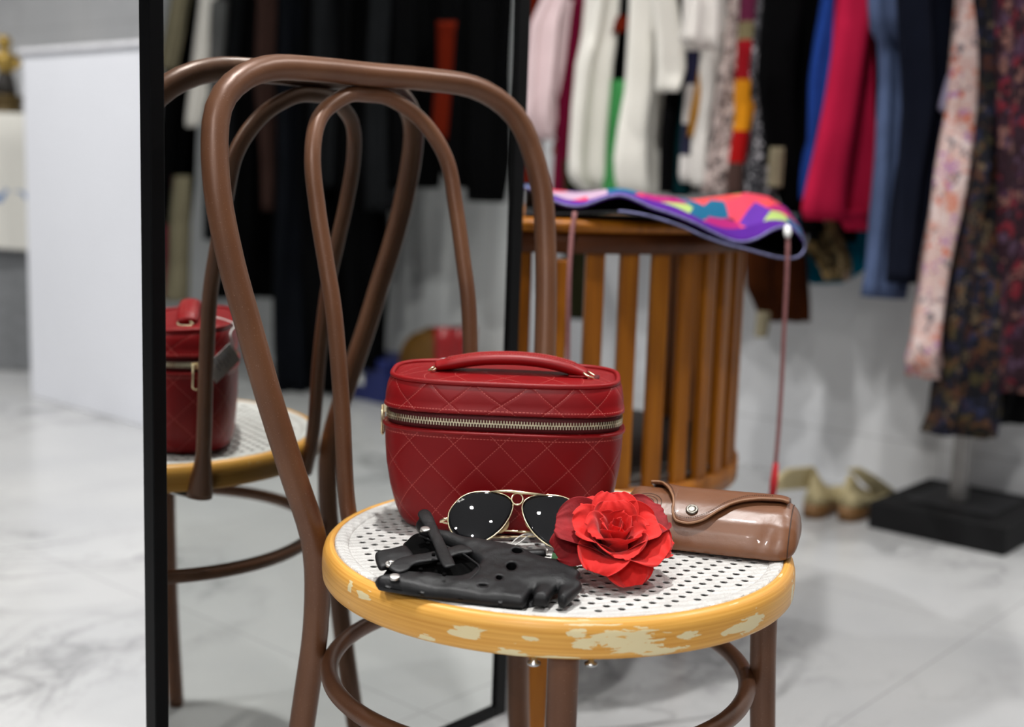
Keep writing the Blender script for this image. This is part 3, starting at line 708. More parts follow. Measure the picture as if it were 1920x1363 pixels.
sheet('strap', [(729, 1086), (736, 1075), (752, 1066), (778, 1060), (800, 1057), (845, 1046), (862, 1042), (880, 1047), (886, 1055), (860, 1059), (838, 1066), (800, 1073), (776, 1078), (764, 1089), (746, 1094)], [], .0086, .0022, M_GLV, GA, .002, .0006, .0015, .0005, 4)
tab = sheet('snap_tab', [(703, 1051), (711, 1045), (735, 1040), (757, 1035), (768, 1041), (776, 1056), (760, 1064), (735, 1071), (715, 1077), (707, 1070)], [], .0040, .0050, M_GLV, GA, .002, .0010, .0025, .0006, 5)
def snap(px, lift, r=.0046, stud=False, par=GA):
    p = gl(px, lift); ay = Vector((0, 1, GS)).normalized()
    pr = [(r * .9, -.0015), (r * .9, .0002), (r * .84, .0007), (r * .6, .0009), (.0001, .0010)] if not stud else [(r, -.001), (r, .0005), (r * .8, .0008), (r * .55, .0004), (r * .45, .0004), (r * .42, .0022), (r * .3, .0027), (.0001, .0027)]
    lathe('snap_stud' if stud else 'snap', p, pr, M_SNAP, par, 28, ax=X_, ay=ay, az=GLN)
snap((797, 992), .0140); snap((740, 1081), .0112); snap((733, 1057), .0078, stud=True)
for pts, l in (([(786, 1004), (822, 1019.5), (860, 1034.5), (885, 1051), (899, 1065.5), (880, 1086.5), (862, 1092)], .0078),):
    tube('piping', resample(spline([gl(p, l) for p in pts], 8), 50), .0011, M_GLV, GA, 8)
for k_, (c_, l_) in enumerate((((802, 1018), .0134), ((813, 1039), .0134), ((823, 1057), .0134), ((833, 1076), .0134), ((789, 1067), .0102), ((846, 1052), .0102))):
    lathe('punch_hole', gl(c_, l_), [(.0016, -.0012), (.0016, .0004), (.0001, .0005)], M_GLVIN, GA, 14, ax=X_, ay=Vector((0, 1, GS)).normalized(), az=GLN)
tube('seam', resample(spline([gl((900, 1067), .0074), gl((914, 1081), .0076), gl((924, 1092), .0074), gl((931, 1099), .0070)], 6), 20), .0009, M_GLV, GA, 8)
GB = thing('leather_glove', 'black leather driving glove half hidden beneath the other with its thumb showing', 'glove', gl((930, 1060), -.004), 'pair of black driving gloves')
sheet('lower_shell', [(738, 1062), (752, 1035), (757, 1004), (772, 1002), (800, 1008), (900, 1025), (950, 1031), (985, 1033), (1008, 1040), (1030, 1046), (1050, 1046), (1062, 1052), (1066, 1062), (1064, 1074), (1050, 1092), (985, 1128), (900, 1124), (800, 1106)], [], -.0065, .004, M_GLV, GB, .003, .0012, .003, .0012, 8, floor=True)
tube('thumb', resample([gl((958, 1036), -.001), gl((985, 1038), -.001), gl((1005, 1037.5), -.001), gl((1023, 1037), -.001)], 14), [.0042, .0044, .0044, .0044, .0044, .0044, .0044, .0044, .0044, .0044, .0044, .0044, .0043, .0034], M_GLV, GB, 14, ab=[(.75, 1.15)] * 14)
for a, b in (((1020, 1053), (1072, 1061)), ((1030, 1060), (1070, 1071))):
    tube('finger', [gl((lerp(a[0], b[0], t), lerp(a[1], b[1], t)), -.0035) for t in (0, .3, .6, .95, 1)], [.0050, .0052, .0052, .0050, .0042], M_GLV, GB, 14, ab=[(.6, 1.25)] * 5)

# ------------------------------------------------------------------ fabric rose
RP = onz((1150, 1030), SEAT + .020)
rax = Vector((.02, -math.cos(math.radians(58)), math.sin(math.radians(58)))).normalized(); r1 = rax.cross(X_).normalized(); r1 = X_ - rax * X_.dot(rax); r1.normalize(); r2 = rax.cross(r1)
m = NT('red_rose_cloth'); co = m.coord('UV'); sx = m.n('ShaderNodeSeparateXYZ'); m.L(co, sx.inputs[0])
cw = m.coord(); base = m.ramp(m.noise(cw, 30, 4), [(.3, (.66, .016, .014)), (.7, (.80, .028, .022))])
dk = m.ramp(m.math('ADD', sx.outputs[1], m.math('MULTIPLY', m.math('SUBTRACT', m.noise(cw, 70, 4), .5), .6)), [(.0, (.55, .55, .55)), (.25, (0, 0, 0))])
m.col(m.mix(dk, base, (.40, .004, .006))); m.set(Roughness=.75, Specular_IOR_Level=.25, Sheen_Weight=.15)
m.b.inputs['Subsurface Weight'].default_value = .0
m.bump(m.noise(cw, 500, 3), .3, .0006); M_ROSE = m.m
M_ROSE2 = plain('dark_red_rose_cloth', (.30, .006, .010), .8, var=.3, scale=60, bump=.25, bscale=600)
M_LEAF = plain('green_fabric_leaf', (.035, .12, .04), .7, var=.3, scale=80, bump=.3, bscale=300)
RO_ = thing('fabric_rose', 'large red cloth rose lying between the gloves and the brown case', 'artificial flower', RP.copy())
rnd = random.Random(5)
def petal(phi, open_, L, wd, base_r, curl, ruff, seed, mat, cup=1.0, lift=0.0):
    NU, NV = 17, 15; vs, uvs_ = [], []
    e = r1 * math.cos(phi) + r2 * math.sin(phi); tq_ = -r1 * math.sin(phi) + r2 * math.cos(phi)
    for j in range(NV):
        h = j / (NV - 1)
        ang = open_ * smooth01(min(1, h * 1.5)) * (.55 + .45 * h) + curl * max(0, h - .68) ** 1.3 * 3
        if j == 0: pos = e * base_r + rax * lift
        else: pos = pos + (rax * math.cos(ang) + e * math.sin(ang)) * (L / (NV - 1))
        wid = wd * (math.sin(math.pi * min(1, .16 + .60 * h)) ** .75) * (1 if h < .75 else math.sqrt(max(.12, 1 - ((h - .75) / .27) ** 2 * .8)))
        nrm = (-rax * math.sin(ang) + e * math.cos(ang))
        for i in range(NU):
            a = -1 + 2 * i / (NU - 1)
            rad = max(base_r + L * .30 * h, .004) / cup
            al = a * wid / 2 / rad; al = max(-1.9, min(1.9, al))
            q = pos + tq_ * (rad * math.sin(al)) - nrm * (rad * (1 - math.cos(al)))
            rf = 1.45 * ruff * (h ** 2) * (noise.noise(Vector((a * 2.2 + seed, h * 2.0, seed))) + .7 * noise.noise(Vector((a * 6 + seed, h * 3, seed + 3))) * abs(a) + .45 * noise.noise(Vector((a * 11, h * 5, seed + 7))))
            vs.append(q + nrm * rf + rax * (rf * .5)); uvs_.append((i / (NU - 1), h))
    fs = [(j * NU + i, j * NU + i + 1, (j + 1) * NU + i + 1, (j + 1) * NU + i) for j in range(NV - 1) for i in range(NU - 1)]
    # keep everything above the seat
    vs = [RP + v for v in vs]; vs = [Vector((v.x, v.y, max(v.z, SEAT + .0012 + .002 * abs(noise.noise(v * 200))))) for v in vs]
    mesh('petal', vs, fs, mat, RO_, uvs=uvs_, mods=[('SOLIDIFY', dict(thickness=.0004, offset=0)), ('SUBSURF', dict(levels=1, render_levels=1))])
D = math.radians
layers = [(3, D(3), .036, .022, .0032, .0, .0014, 1.1), (3, D(14), .041, .040, .0065, .5, .003, 1.0), (3, D(30), .046, .050, .0095, .9, .004, .95), (4, D(52), .052, .056, .011, .9, .006, .8), (5, D(76), .057, .058, .012, .8, .008, .62), (5, D(98), .058, .054, .011, .4, .010, .5)]
sd = 0
for li, (n_, op, L, wd, br, cu_, rf, cp) in enumerate(layers):
    for k in range(n_):
        sd += 1.37
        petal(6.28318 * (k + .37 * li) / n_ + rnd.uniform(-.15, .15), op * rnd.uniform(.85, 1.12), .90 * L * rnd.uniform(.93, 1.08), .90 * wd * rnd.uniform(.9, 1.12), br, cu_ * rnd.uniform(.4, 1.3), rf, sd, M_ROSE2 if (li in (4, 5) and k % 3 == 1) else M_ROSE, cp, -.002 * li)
lp = [onz(p, SEAT + .004) for p in [(1066, 1058), (1050, 1048), (1036, 1035), (1034, 1046), (1042, 1058), (1058, 1068), (1075, 1072), (1085, 1064)]]
c_ = sum(lp, Vector()) / len(lp) + Z * .004
mesh('leaf', lp + [c_] + [p - Z * .0006 for p in lp] + [c_ - Z * .0006], [(i, (i + 1) % 8, 8) for i in range(8)] + [(9 + (i + 1) % 8, 9 + i, 17) for i in range(8)] + [(i, 9 + i, 9 + (i + 1) % 8, (i + 1) % 8) for i in range(8)], M_LEAF, RO_)
lathe('calyx', RP - rax * .004, [(.002, -.004), (.006, -.002), (.010, .004), (.006, .006)], M_LEAF, RO_, 16, ax=r1, ay=r2, az=rax)

# ------------------------------------------------------------------ spectacle case
E1 = Vector((math.cos(D(-16.6)), math.sin(D(-16.6)), 0)); E2 = Vector((-E1.y, E1.x, 0)); CP0 = Vector((.1466, 1.080, SEAT + .0004))
m = NT('brown_case_leather'); co = m.coord(); m.col(m.ramp(m.noise(co, 18, 4), [(.3, (.165, .064, .028)), (.7, (.205, .084, .038))])); m.set(Roughness=.36, Specular_IOR_Level=.5, Coat_Weight=.1)
m.bump(m.math('ADD', m.math('MULTIPLY', m.noise(co, 1200, 2), .15), m.math('MULTIPLY', m.noise(co, 60, 3, .5, .4), 1)), .25, .0015); M_CASE = m.m
M_EDGE = plain('tan_leather_edge', (.30, .145, .07), .5); M_CDK = plain('dark_brown_leather', (.05, .022, .012), .6)
CS_ = [(.005, 0), (.0010, .0012), (.0, .0045), (.0015, .0105), (.006, .019), (.014, .0285), (.025, .0362), (.038, .0415), (.050, .0432), (.060, .0405), (.068, .033), (.073, .022), (.0745, .011), (.073, .0035), (.069, .0004), (.064, 0)]
CSP = resample([Vector((a, b, 0)) for a, b in CS_], 64)
T0, T1 = -.052, .1030
def case_pt(t, s, off=0.0):
    """t 0..1 along, s 0..1 round the section from front foot over the ridge to the back foot"""
    x = s * 63; i = min(62, int(x)); p = CSP[i].lerp(CSP[i + 1], x - i); q = CSP[max(0, i - 1)]; r = CSP[min(63, i + 2)]; tn = (r - q).normalized(); nn = Vector((-tn.y, tn.x, 0))
    if nn.dot(p - Vector((.037, .015, 0))) < 0: nn = -nn
    p = p + nn * off
    k = 1.0
    if t > .86: k = max(.02, 1 - ((t - .86) / .14) ** 2.6) ** .42
    if t < .08: k = max(.3, 1 - ((.08 - t) / .08) ** 2.4 * .7) ** .5
    cx, cy = .040, .0165
    d, h = cx + (p.x - cx) * lerp(1, k, .55), cy + (p.y - cy) * lerp(1, k, .9)
    # soft crease towards the right end
    cr = .0030 * math.exp(-((t - .80 - s * .25) / .05) ** 2) * max(0, 1 - abs(s - .18) / .2); d += cr
    return CP0 + E1 * lerp(T0, T1, t) + E2 * d + Z * max(0, h)
CASE = thing('spectacle_case', 'brown leather spectacle case with snap flap on the right of the seat', 'spectacle case', CP0 + E1 * .03 + E2 * .035)
NTc = 60
tt = [0, .01, .03, .05, .08] + [lerp(.08, .86, k / 30) for k in range(1, 31)] + [.88, .90, .92, .94, .955, .97, .98, .988, .994, .998, 1]
mesh('case_body', *loft_geo([[case_pt(t, k / 63) for k in range(64)] for t in tt]), M_CASE, CASE)
def cz(x, y): return (1180 + x / 5.647, 890 + y / 5.647)
fe = [(230, 95), (330, 92), (395, 140), (440, 205), (466, 290), (462, 390), (470, 460), (510, 500), (620, 522), (720, 512), (800, 478), (900, 410), (1000, 345), (1100, 298), (1200, 273), (1320, 262), (1450, 258), (1560, 266), (1650, 290)]
grid = [(t / 150, s / 120, proj(case_pt(t / 150, s / 120, .003))) for t in range(0, 151) for s in range(0, 92)]
eg = []
for p in fe:
    x, y = cz(*p); b = min(grid, key=lambda g: (g[2][0] - x) ** 2 + (g[2][1] - y) ** 2); eg.append((b[0], b[1]))
eg2 = [eg[0]]
for t, s in eg[1:]:
    eg2.append((max(t, eg2[-1][0] + .004), s))
tabt = eg2[:10] + [(.500, .250), (.555, .310), (.61, .365), (.67, .412), (.73, .440), (.79, .455), (.86, .462), (.93, .465)]
NA, NBK = 90, 26; rows = []
es = resample(spline([Vector((t, s, 0)) for t, s in tabt], 6), NA)
for e_ in es:
    rows.append([case_pt(e_.x, lerp(max(.02, e_.y), .97, k / (NBK - 1)), .0030 + .0022 * (1 - k / (NBK - 1)) ** 3) for k in range(NBK)])
fl_v = [p for r in rows for p in r]; fl_f = [(i * NBK + k, i * NBK + k + 1, (i + 1) * NBK + k + 1, (i + 1) * NBK + k) for i in range(NA - 1) for k in range(NBK - 1)]
flap = mesh('flap', fl_v, fl_f, M_CASE, CASE, mods=[('SOLIDIFY', dict(thickness=.0022, offset=-1))])
edge = [r[0] for r in rows]
tube('flap_edge', edge, .0011, M_EDGE, flap, 8)
inner = [case_pt(e_.x, min(.97, max(.02, e_.y) + .035), .0058) for e_ in es]
g = [tube_geo([inner[i].lerp(inner[i + 1], .1), inner[i].lerp(inner[i + 1], .7)], .00028, 5) for i in range(8, NA - 8)]
mesh('flap_stitching', *join_geo(*g), M_CDK, flap)
ts_, ss_ = min(grid, key=lambda g: (g[2][0] - cz(662, 388)[0]) ** 2 + (g[2][1] - cz(662, 388)[1]) ** 2)[:2]
sp_ = case_pt(ts_, ss_, .0052); sa = (case_pt(ts_ + .02, ss_, .005) - case_pt(ts_ - .02, ss_, .005)).normalized(); sb_ = (case_pt(ts_, ss_ + .02, .005) - case_pt(ts_, ss_ - .02, .005)).normalized(); sn_ = sa.cross(sb_).normalized()
if sn_.y > 0: sn_ = -sn_
M_SNAPD = plain('antique_nickel', (.20, .185, .16), .42, 1.0, var=.35, scale=700)
lathe('snap', sp_, [(.0054, -.001), (.0056, .0004), (.0050, .0013), (.0038, .0015), (.0034, .0010), (.0015, .0012), (.0001, .0013)], M_SNAPD, flap, 28, ax=sa, ay=sn_.cross(sa), az=sn_)
cap = [case_pt(.90 + .1 * 0, k / 40, .0006) for k in range(41)]
tube('end_seam', [case_pt(.952, lerp(.03, .90, k / 40), .0002) for k in range(41)], .0005, M_CDK, CASE, 6)
# round stamp pressed into the left front
ts_, ss_ = min(grid, key=lambda g: (g[2][0] - cz(190, 262)[0]) ** 2 + (g[2][1] - cz(190, 262)[1]) ** 2)[:2]
for rr_ in (.0125, .0090, .0055, .0030):
    pts = []
    for k in range(48):
        a = 6.28318 * k / 48; pts.append(case_pt(min(1, max(0, ts_ + rr_ * math.cos(a) / (T1 - T0))), min(.95, max(.02, ss_ + rr_ * math.sin(a) / .14)), .0001))
    tube('stamped_ring', pts, .00035, M_CDK, CASE, 5, closed=True)
# ------------------------------------------------------------------ slatted drum stand with cloth pouch
DC = Vector((.045, 2.03, 0)); DR = .318
def dpt(th, r, z): return DC + Vector((math.sin(th) * r, -math.cos(th) * r, z))
m = NT('varnished_orange_wood'); co = m.coord(scale=(40, 40, 3)); m.col(m.ramp(m.noise(co, 1.5, 6, .6, .4), [(.25, (.15, .044, .001)), (.5, (.27, .084, .0015)), (.75, (.38, .130, .003))]))
m.set(Roughness=.42, Specular_IOR_Level=.3); M_WOOD = m.m
M_WOODR = plain('dark_red_brown_wood', (.075, .020, .003), .5, var=.3, scale=12, spec=.25); M_WOODD = plain('dark_stand_floor', (.05, .042, .036), .6)
ST_ = thing('slatted_stand', 'round orange-brown wooden stand of vertical slats behind the red bag', 'stand', DC.copy())
lathe('stand_top', DC, [(0, .704), (DR + .004, .704), (DR + .011, .707), (DR + .014, .713), (DR + .011, .719), (DR + .004, .722), (0, .722)], M_WOOD, ST_, 72, cap=False)
lathe('apron', DC, [(DR - .022, .676), (DR + .002, .676), (DR + .002, .704), (DR - .022, .704), (DR - .022, .676)], M_WOODR, ST_, 72, cap=False)
lathe('bottom_rail', DC, [(DR - .022, .318), (DR + .002, .318), (DR + .002, .348), (DR - .022, .348), (DR - .022, .318)], M_WOOD, ST_, 72, cap=False)
lathe('stand_floor', DC, [(0, .352), (DR - .012, .352), (DR - .012, .362), (0, .362)], M_WOODD, ST_, 72, cap=False)
for k in range(-6, 15):
    th = D(2.5 + 9.2 * k)
    if k == 0: continue
    c = dpt(th, DR - .010, .510); box('slat', c, (.0265, .013, .336), M_WOOD, ST_, Vector((math.cos(th), math.sin(th), 0)), Vector((math.sin(th), -math.cos(th), 0)), Z, .0025)
for th in (D(1.2), D(124), D(-118)):
    a = Vector((math.cos(th), math.sin(th), 0)); b = Vector((math.sin(th), -math.cos(th), 0))
    top = dpt(th, DR - .006, .668); bot = dpt(th, DR - .002, 0) - a * .004
    g = []
    vs = []
    for p, wx, wy in ((bot, .030, .024), (top, .042, .026)):
        vs += [p + a * (i * wx / 2) + b * (j * wy / 2) for i, j in ((-1, -1), (1, -1), (1, 1), (-1, 1))]
    mesh('leg', vs, [(0, 1, 2, 3), (7, 6, 5, 4), (0, 4, 5, 1), (1, 5, 6, 2), (2, 6, 7, 3), (3, 7, 4, 0)], M_WOOD, ST_, smooth=False, mods=[('BEVEL', dict(width=.003, segments=2))])
# pouch
def depth_at(x): return interp([(980, 1.742), (1040, 1.718), (1100, 1.702), (1200, 1.696), (1300, 1.712), (1400, 1.765), (1460, 1.83), (1512, 1.90)], x)
UPL = [(984, 350), (1010, 362), (1040, 377), (1065, 385), (1090, 386), (1115, 378), (1140, 369), (1165, 366), (1190, 374), (1220, 388), (1260, 401), (1300, 417), (1340, 437), (1370, 450), (1395, 453), (1420, 446), (1445, 432), (1465, 425), (1485, 428), (1500, 440), (1509, 455)]
LWL = [(1509, 462), (1506, 472), (1494, 482), (1470, 484), (1440, 478), (1400, 467), (1360, 457), (1320, 443), (1280, 425), (1240, 411), (1200, 401), (1160, 396), (1100, 397), (1040, 400), (984, 401)]
UBK = [(980, 344), (1040, 356), (1100, 360), (1165, 363), (1220, 371), (1300, 374), (1360, 366), (1400, 361), (1440, 368), (1475, 390), (1500, 425), (1512, 455)]
m = NT('knitted_pouch_pattern'); co = m.coord('UV', scale=(11, 2.6, 1)); vv = m.n('ShaderNodeTexVoronoi'); vv.inputs['Scale'].default_value = 1.0; m.L(co, vv.inputs['Vector'])
sep = m.n('ShaderNodeSeparateColor'); m.L(vv.outputs['Color'], sep.inputs[0])
prt = m.ramp(sep.outputs[0], [(0, lin(196, 58, 78)), (.2, lin(58, 18, 104)), (.36, lin(14, 84, 116)), (.5, lin(205, 66, 68)), (.64, lin(150, 24, 96)), (.76, lin(150, 172, 96)), (.86, lin(166, 140, 160)), (.93, lin(86, 40, 140))], 'CONSTANT')
su = m.n('ShaderNodeSeparateXYZ'); m.L(m.tc.outputs['UV'], su.inputs[0])
bord = m.math('LESS_THAN', su.outputs[1], m.math('ADD', .18, m.math('MULTIPLY', m.math('SINE', m.math('MULTIPLY', su.outputs[0], 17.0)), .06)))
m.col(m.mix(bord, prt, lin(72, 22, 122))); m.set(Roughness=.85, Specular_IOR_Level=.15); m.bump(m.noise(m.coord(), 500, 2), .4, .001); M_POUCH = m.m
M_POUCHIN = plain('black_pouch_lining', (.006, .006, .008), .9, bump=.3, bscale=500); M_TRIMV = plain('lavender_trim', (.19, .19, .36), .8, var=.35, scale=120)
PO = thing('cloth_pouch', 'patterned purple and pink cloth pouch lying on the slatted stand', 'pouch', Vector((.14, 1.95, .722)))
NX, NY = 90, 14
up = resample(spline([Vector((x, y, 0)) for x, y in UPL], 6), NX); vs, uvs_ = [], []
for j in range(NY):
    t = j / (NY - 1)
    for i, p in enumerate(up):
        f = ony((p.x, p.y), depth_at(p.x)); x2 = lerp(p.x, 984 + (p.x - 984) * 1.0, t)
        yb = interp(UBK, x2); b = ony((x2, yb), depth_at(x2) + .27)
        q = f.lerp(b, t); q.z += .010 * math.sin(math.pi * min(1, t * 1.0)) * (1 - abs(2 * i / (NX - 1) - 1) ** 2)
        vs.append(q); uvs_.append((i / (NX - 1), t))
fs = [(j * NX + i, j * NX + i + 1, (j + 1) * NX + i + 1, (j + 1) * NX + i) for j in range(NY - 1) for i in range(NX - 1)]
mesh('upper_panel', vs, fs, M_POUCH, PO, uvs=uvs_, mods=[('SOLIDIFY', dict(thickness=.003, offset=-1))])
lw = resample(spline([Vector((x, y, 0)) for x, y in [UPL[-1]] + LWL], 6), NX); vs2 = []
for j in range(NY):
    t = j / (NY - 1)
    for p in lw:
        f = ony((p.x, p.y), depth_at(p.x)); q = f + Vector((f.x * .15, .27, 0)) * t
        q.z = max(q.z, .7245) if (Vector((q.x, q.y, 0)) - DC).length < DR + .012 else q.z
        vs2.append(q)
mesh('lower_panel', vs2, fs, M_POUCHIN, PO, mods=[('SOLIDIFY', dict(thickness=.003, offset=1))])
bu, bl = vs[-NX:], vs2[-NX:][::-1]
mesh('back_panel', bu + bl, [(i, i + 1, NX + i + 1, NX + i) for i in range(NX - 1)], M_POUCHIN, PO, mods=[('SOLIDIFY', dict(thickness=.002, offset=0))])
edge = [ony((p.x, p.y), depth_at(p.x)) for p in up] + [ony((p.x, p.y), depth_at(p.x)) for p in lw[2:]]
tube('edge_trim', edge[:NX + 60], .0014, M_TRIMV, PO, 8)
M_PINKC = plain('pink_cord', (.22, .085, .085), .8, var=.2, scale=300); M_REDC = plain('red_cord_end', (.40, .01, .015), .8)
cp = [ony((1476, 427), 1.83), ony((1477, 470), 1.82), ony((1471, 600), 1.815), ony((1463, 760), 1.81), ony((1453, 880), 1.80), ony((1440, 985), 1.79), ony((1395, 1090), 1.77), ony((1310, 1150), 1.74), ony((1200, 1165), 1.71), ony((1110, 1120), 1.685), ony((1075, 1000), 1.67), ony((1064, 800), 1.665), ony((1065, 640), 1.67), ony((1067, 520), 1.675), ony((1072, 440), 1.69), ony((1078, 398), 1.70)]
tube('strap_cord', resample(spline(cp, 8), 160), .0032, M_PINKC, PO, 8)
tube('cord_knot', [ony((1476, 424), 1.828), ony((1477, 438), 1.822), ony((1476, 446), 1.82)], [.004, .0055, .003], M_WHITE, PO, 10)
tube('cord_tassel', [ony((1455, 868), 1.799), ony((1451, 905), 1.797), ony((1448, 930), 1.795)], [.0042, .006, .005], M_REDC, PO, 10)

# ------------------------------------------------------------------ garments on the rails
M_RAIL = plain('brushed_steel_rail', (.45, .45, .46), .3, 1.0)
def hook(par, p, ztop):
    q = p.copy()
    z0 = ztop - .02; pts = [Vector((q.x, q.y, z0)), Vector((q.x, q.y, RAILZ - .03)), Vector((q.x, q.y, RAILZ + .012)) + U * .012, Vector((q.x, q.y, RAILZ + .016)), Vector((q.x, q.y, RAILZ + .006)) - U * .016]
    tube('hanger_hook', spline(pts, 5), .0020, M_RAIL, par, 6)
RAILZ = 1.62
def gpanel(rows, v, rfl, T, folds, seed, grow, ext=True, n=22, mcols=22, nrm=V):
    rows = sorted(rows); y0, y1 = rows[0][0], rows[-1][0]
    ys = ([-170, -110, -50] if ext and y0 <= 5 else []) + [y0 + (y1 - y0) * (k / (n - 1)) for k in range(n)]
    def lr(y):
        if y < y0:
            a, b = rows[0], rows[1] if len(rows) > 1 else rows[0]; k = (y - y0)
            l = a[1] - (b[1] - a[1]) / max(1, b[0] - a[0]) * -k * .5; r = a[2] - (b[2] - a[2]) / max(1, b[0] - a[0]) * -k * .5
            l, r = a[1] + (b[1] - a[1]) / max(1, b[0] - a[0]) * k * .6, a[2] + (b[2] - a[2]) / max(1, b[0] - a[0]) * k * .3
            if r - l < 14: r = l + 14
            return l, r
        return interp(rows, y)
    rings = []; pn = nrm; pp = nrm * v
    for y in ys:
        l, r = lr(y); r += grow
        A_ = onpl((l, y), pn, pp); B_ = onpl((r, y), pn, pp); B_.z = B_.z * .5 + A_.z * .5 if grow else B_.z
        ring = []
        for side in (-1, 1):
            for k in range(mcols):
                s = k / (mcols - 1) if side < 0 else 1 - k / (mcols - 1)
                prof = max(.08, 1 - abs(2 * s - 1) ** 2.2) ** .5
                zz = (y - y0) / 300.0
                f = math.sin(6.28318 * folds * s + seed * 2.1 + .6 * math.sin(zz * 2.2 + seed)) * .5 + .5 * noise.noise(Vector((s * folds * 1.2, zz * 1.2, seed)))
                off = side * T * .5 * prof * (1 + .45 * f * side) + T * .42 * f * prof
                P = A_.lerp(B_, s) + nrm * off
                if rfl: P = refl(P)
                ring.append(P)
        rings.append(ring)
    return loft_geo(rings)
def garment(name, label, cat, group, rows, v, mat, rfl=False, T=.05, folds=2.5, seed=0, grow=0, parts=(), hooked=True, nrm=V, pdv=-.03):
    g = gpanel(rows, v, rfl, T, folds, seed, grow, nrm=nrm)
    zt = max(p.z for p in g[0]); tp = [p for p in g[0] if p.z > zt - .05]; c = sum(tp, Vector()) / len(tp)
    t = thing(name, label, cat, Vector((c.x, c.y, min(p.z for p in g[0]))), group)
    mesh('fabric_body', *g, mat, t)
    for pn_, prow, pm, pT in parts:
        gg = gpanel(prow, v + pdv, rfl, pT, 1.3, seed + 3, 0, ext=False, n=14, mcols=14); mesh(pn_, *gg, pm, t)
    if hooked and zt > 1.15: hook(t, c, zt)
    return t
F = lambda n_, r, g, b, **k: fabric(n_, lin(r, g, b), **k)
M_WHT = F('white_cotton', 232, 229, 220, var=.04); M_WHT2 = F('off_white_knit', 214, 209, 203, var=.05); M_PINK = F('pale_pink_fabric', 224, 200, 202, var=.05)
M_BLK = F('black_wool', 4, 4, 5); M_CHAR = F('charcoal_wool', 22, 23, 25); M_NAVY = F('navy_cotton', 12, 14, 34); M_BLUE = F('royal_blue_fabric', 32, 62, 135); M_MAG = F('magenta_satin', 172, 26, 60, var=.12)
M_DEN = F('washed_denim', 78, 92, 124, var=.3); M_DEND = F('dark_denim', 16, 19, 30); M_LIL = F('lilac_cotton', 168, 160, 186); M_MAR = F('maroon_fabric', 96, 12, 40); M_GRN = F('bright_green_fabric', 66, 142, 80); M_TEALD = F('dark_teal_fabric', 6, 44, 48)
M_TEAL = F('teal_fabric', 0, 92, 116, var=.35); M_MUS = F('mustard_fabric', 165, 112, 20); M_SUED = F('brown_suede', 58, 26, 6, var=.3); M_FUR = F('tan_fur_cuff', 120, 84, 66); M_ORG = F('orange_red_fabric', 92, 22, 6); M_BEI = F('beige_cotton', 132, 124, 102); M_BRN = F('dark_brown_wool', 50, 34, 30); M_GREY = F('grey_jersey', 84, 84, 84)
M_DKN = F('blue_black_wool', 11, 13, 18); M_OLV = F('dark_olive_fabric', 34, 34, 18)
M_LEO = printed('snakeskin_print', (.52, .42, .39), [(.05, .04, .04), (.14, .10, .09), (.34, .26, .24), (.03, .02, .02)], 55, .55, (1, 1, .6))
M_DOT = printed('black_white_spot_print', (.02, .02, .024), [(.40, .38, .40), (.22, .21, .23), (.10, .10, .11)], 50, .45)
M_FLOR = printed('cream_floral_print', (.52, .37, .34), [(.48, .12, .07), (.60, .50, .48), (.34, .16, .30), (.50, .22, .16), (.16, .14, .15), (.56, .44, .42)], 44, .5)
M_DKFL = printed('navy_brown_floral_print', (.005, .005, .008), [(.075, .034, .014), (.018, .022, .055), (.10, .07, .04), (.05, .016, .01), (.045, .036, .014), (.012, .012, .03)], 42, .55)
M_PLUM = printed('plum_floral_print', (.022, .008, .013), [(.17, .014, .024), (.075, .04, .07), (.19, .09, .075), (.05, .018, .04), (.03, .012, .02)], 36, .55)
M_LEOS = printed('leopard_print', (.16, .12, .055), [(.02, .015, .01), (.36, .24, .10), (.05, .035, .015), (.40, .28, .20)], 30, .5)
def banded(name, bands):  # stripes woven across the garment at fixed heights: (top z, colour)
    m = NT(name); sx = m.n('ShaderNodeSeparateXYZ'); g_ = m.n('ShaderNodeNewGeometry'); m.L(g_.outputs['Position'], sx.inputs[0]); c = None
    for z, q in bands:
        q = lin(*q)
        if c is None: c = m.mix(0.0, q, q)
        else: c = m.mix(m.math('LESS_THAN', sx.outputs[2], z), c, q)
    m.col(c); m.set(Roughness=.85, Specular_IOR_Level=.2); m.bump(m.noise(m.coord(), 300, 2), .25, .0006); return m.m
def zat(y, x=1300, v=1.65): return onpl((x, y), V, V * v).z
M_STRI = banded('navy_white_block_stripes', [(2, (24, 24, 50)), (zat(150), (205, 200, 196)), (zat(228), (40, 40, 62)), (zat(290), (215, 210, 206))])
M_MULT = banded('red_orange_blue_colour_blocks', [(2, (96, 30, 60)), (zat(40, 1400, 1.58), (120, 110, 80)), (zat(75, 1400, 1.58), (150, 8, 22)), (zat(150, 1400, 1.58), (214, 138, 16)), (zat(246, 1400, 1.58), (158, 4, 4)), (zat(306, 1400, 1.58), (70, 50, 45))])
GR = 'garments on the back wall rail'
garment('maroon_dress', 'maroon garment showing between the pink and the first white blouse', 'clothing', GR, [(0, 1072, 1105), (180, 1050, 1095), (365, 1040, 1090)], 2.16, M_MAR, seed=1, grow=20)
garment('orange_blouse', 'orange-red garment edge just right of the mirror frame above the pouch', 'clothing', GR, [(0, 990, 1012), (200, 985, 1008), (352, 982, 1006)], 2.33, M_ORG, seed=2)
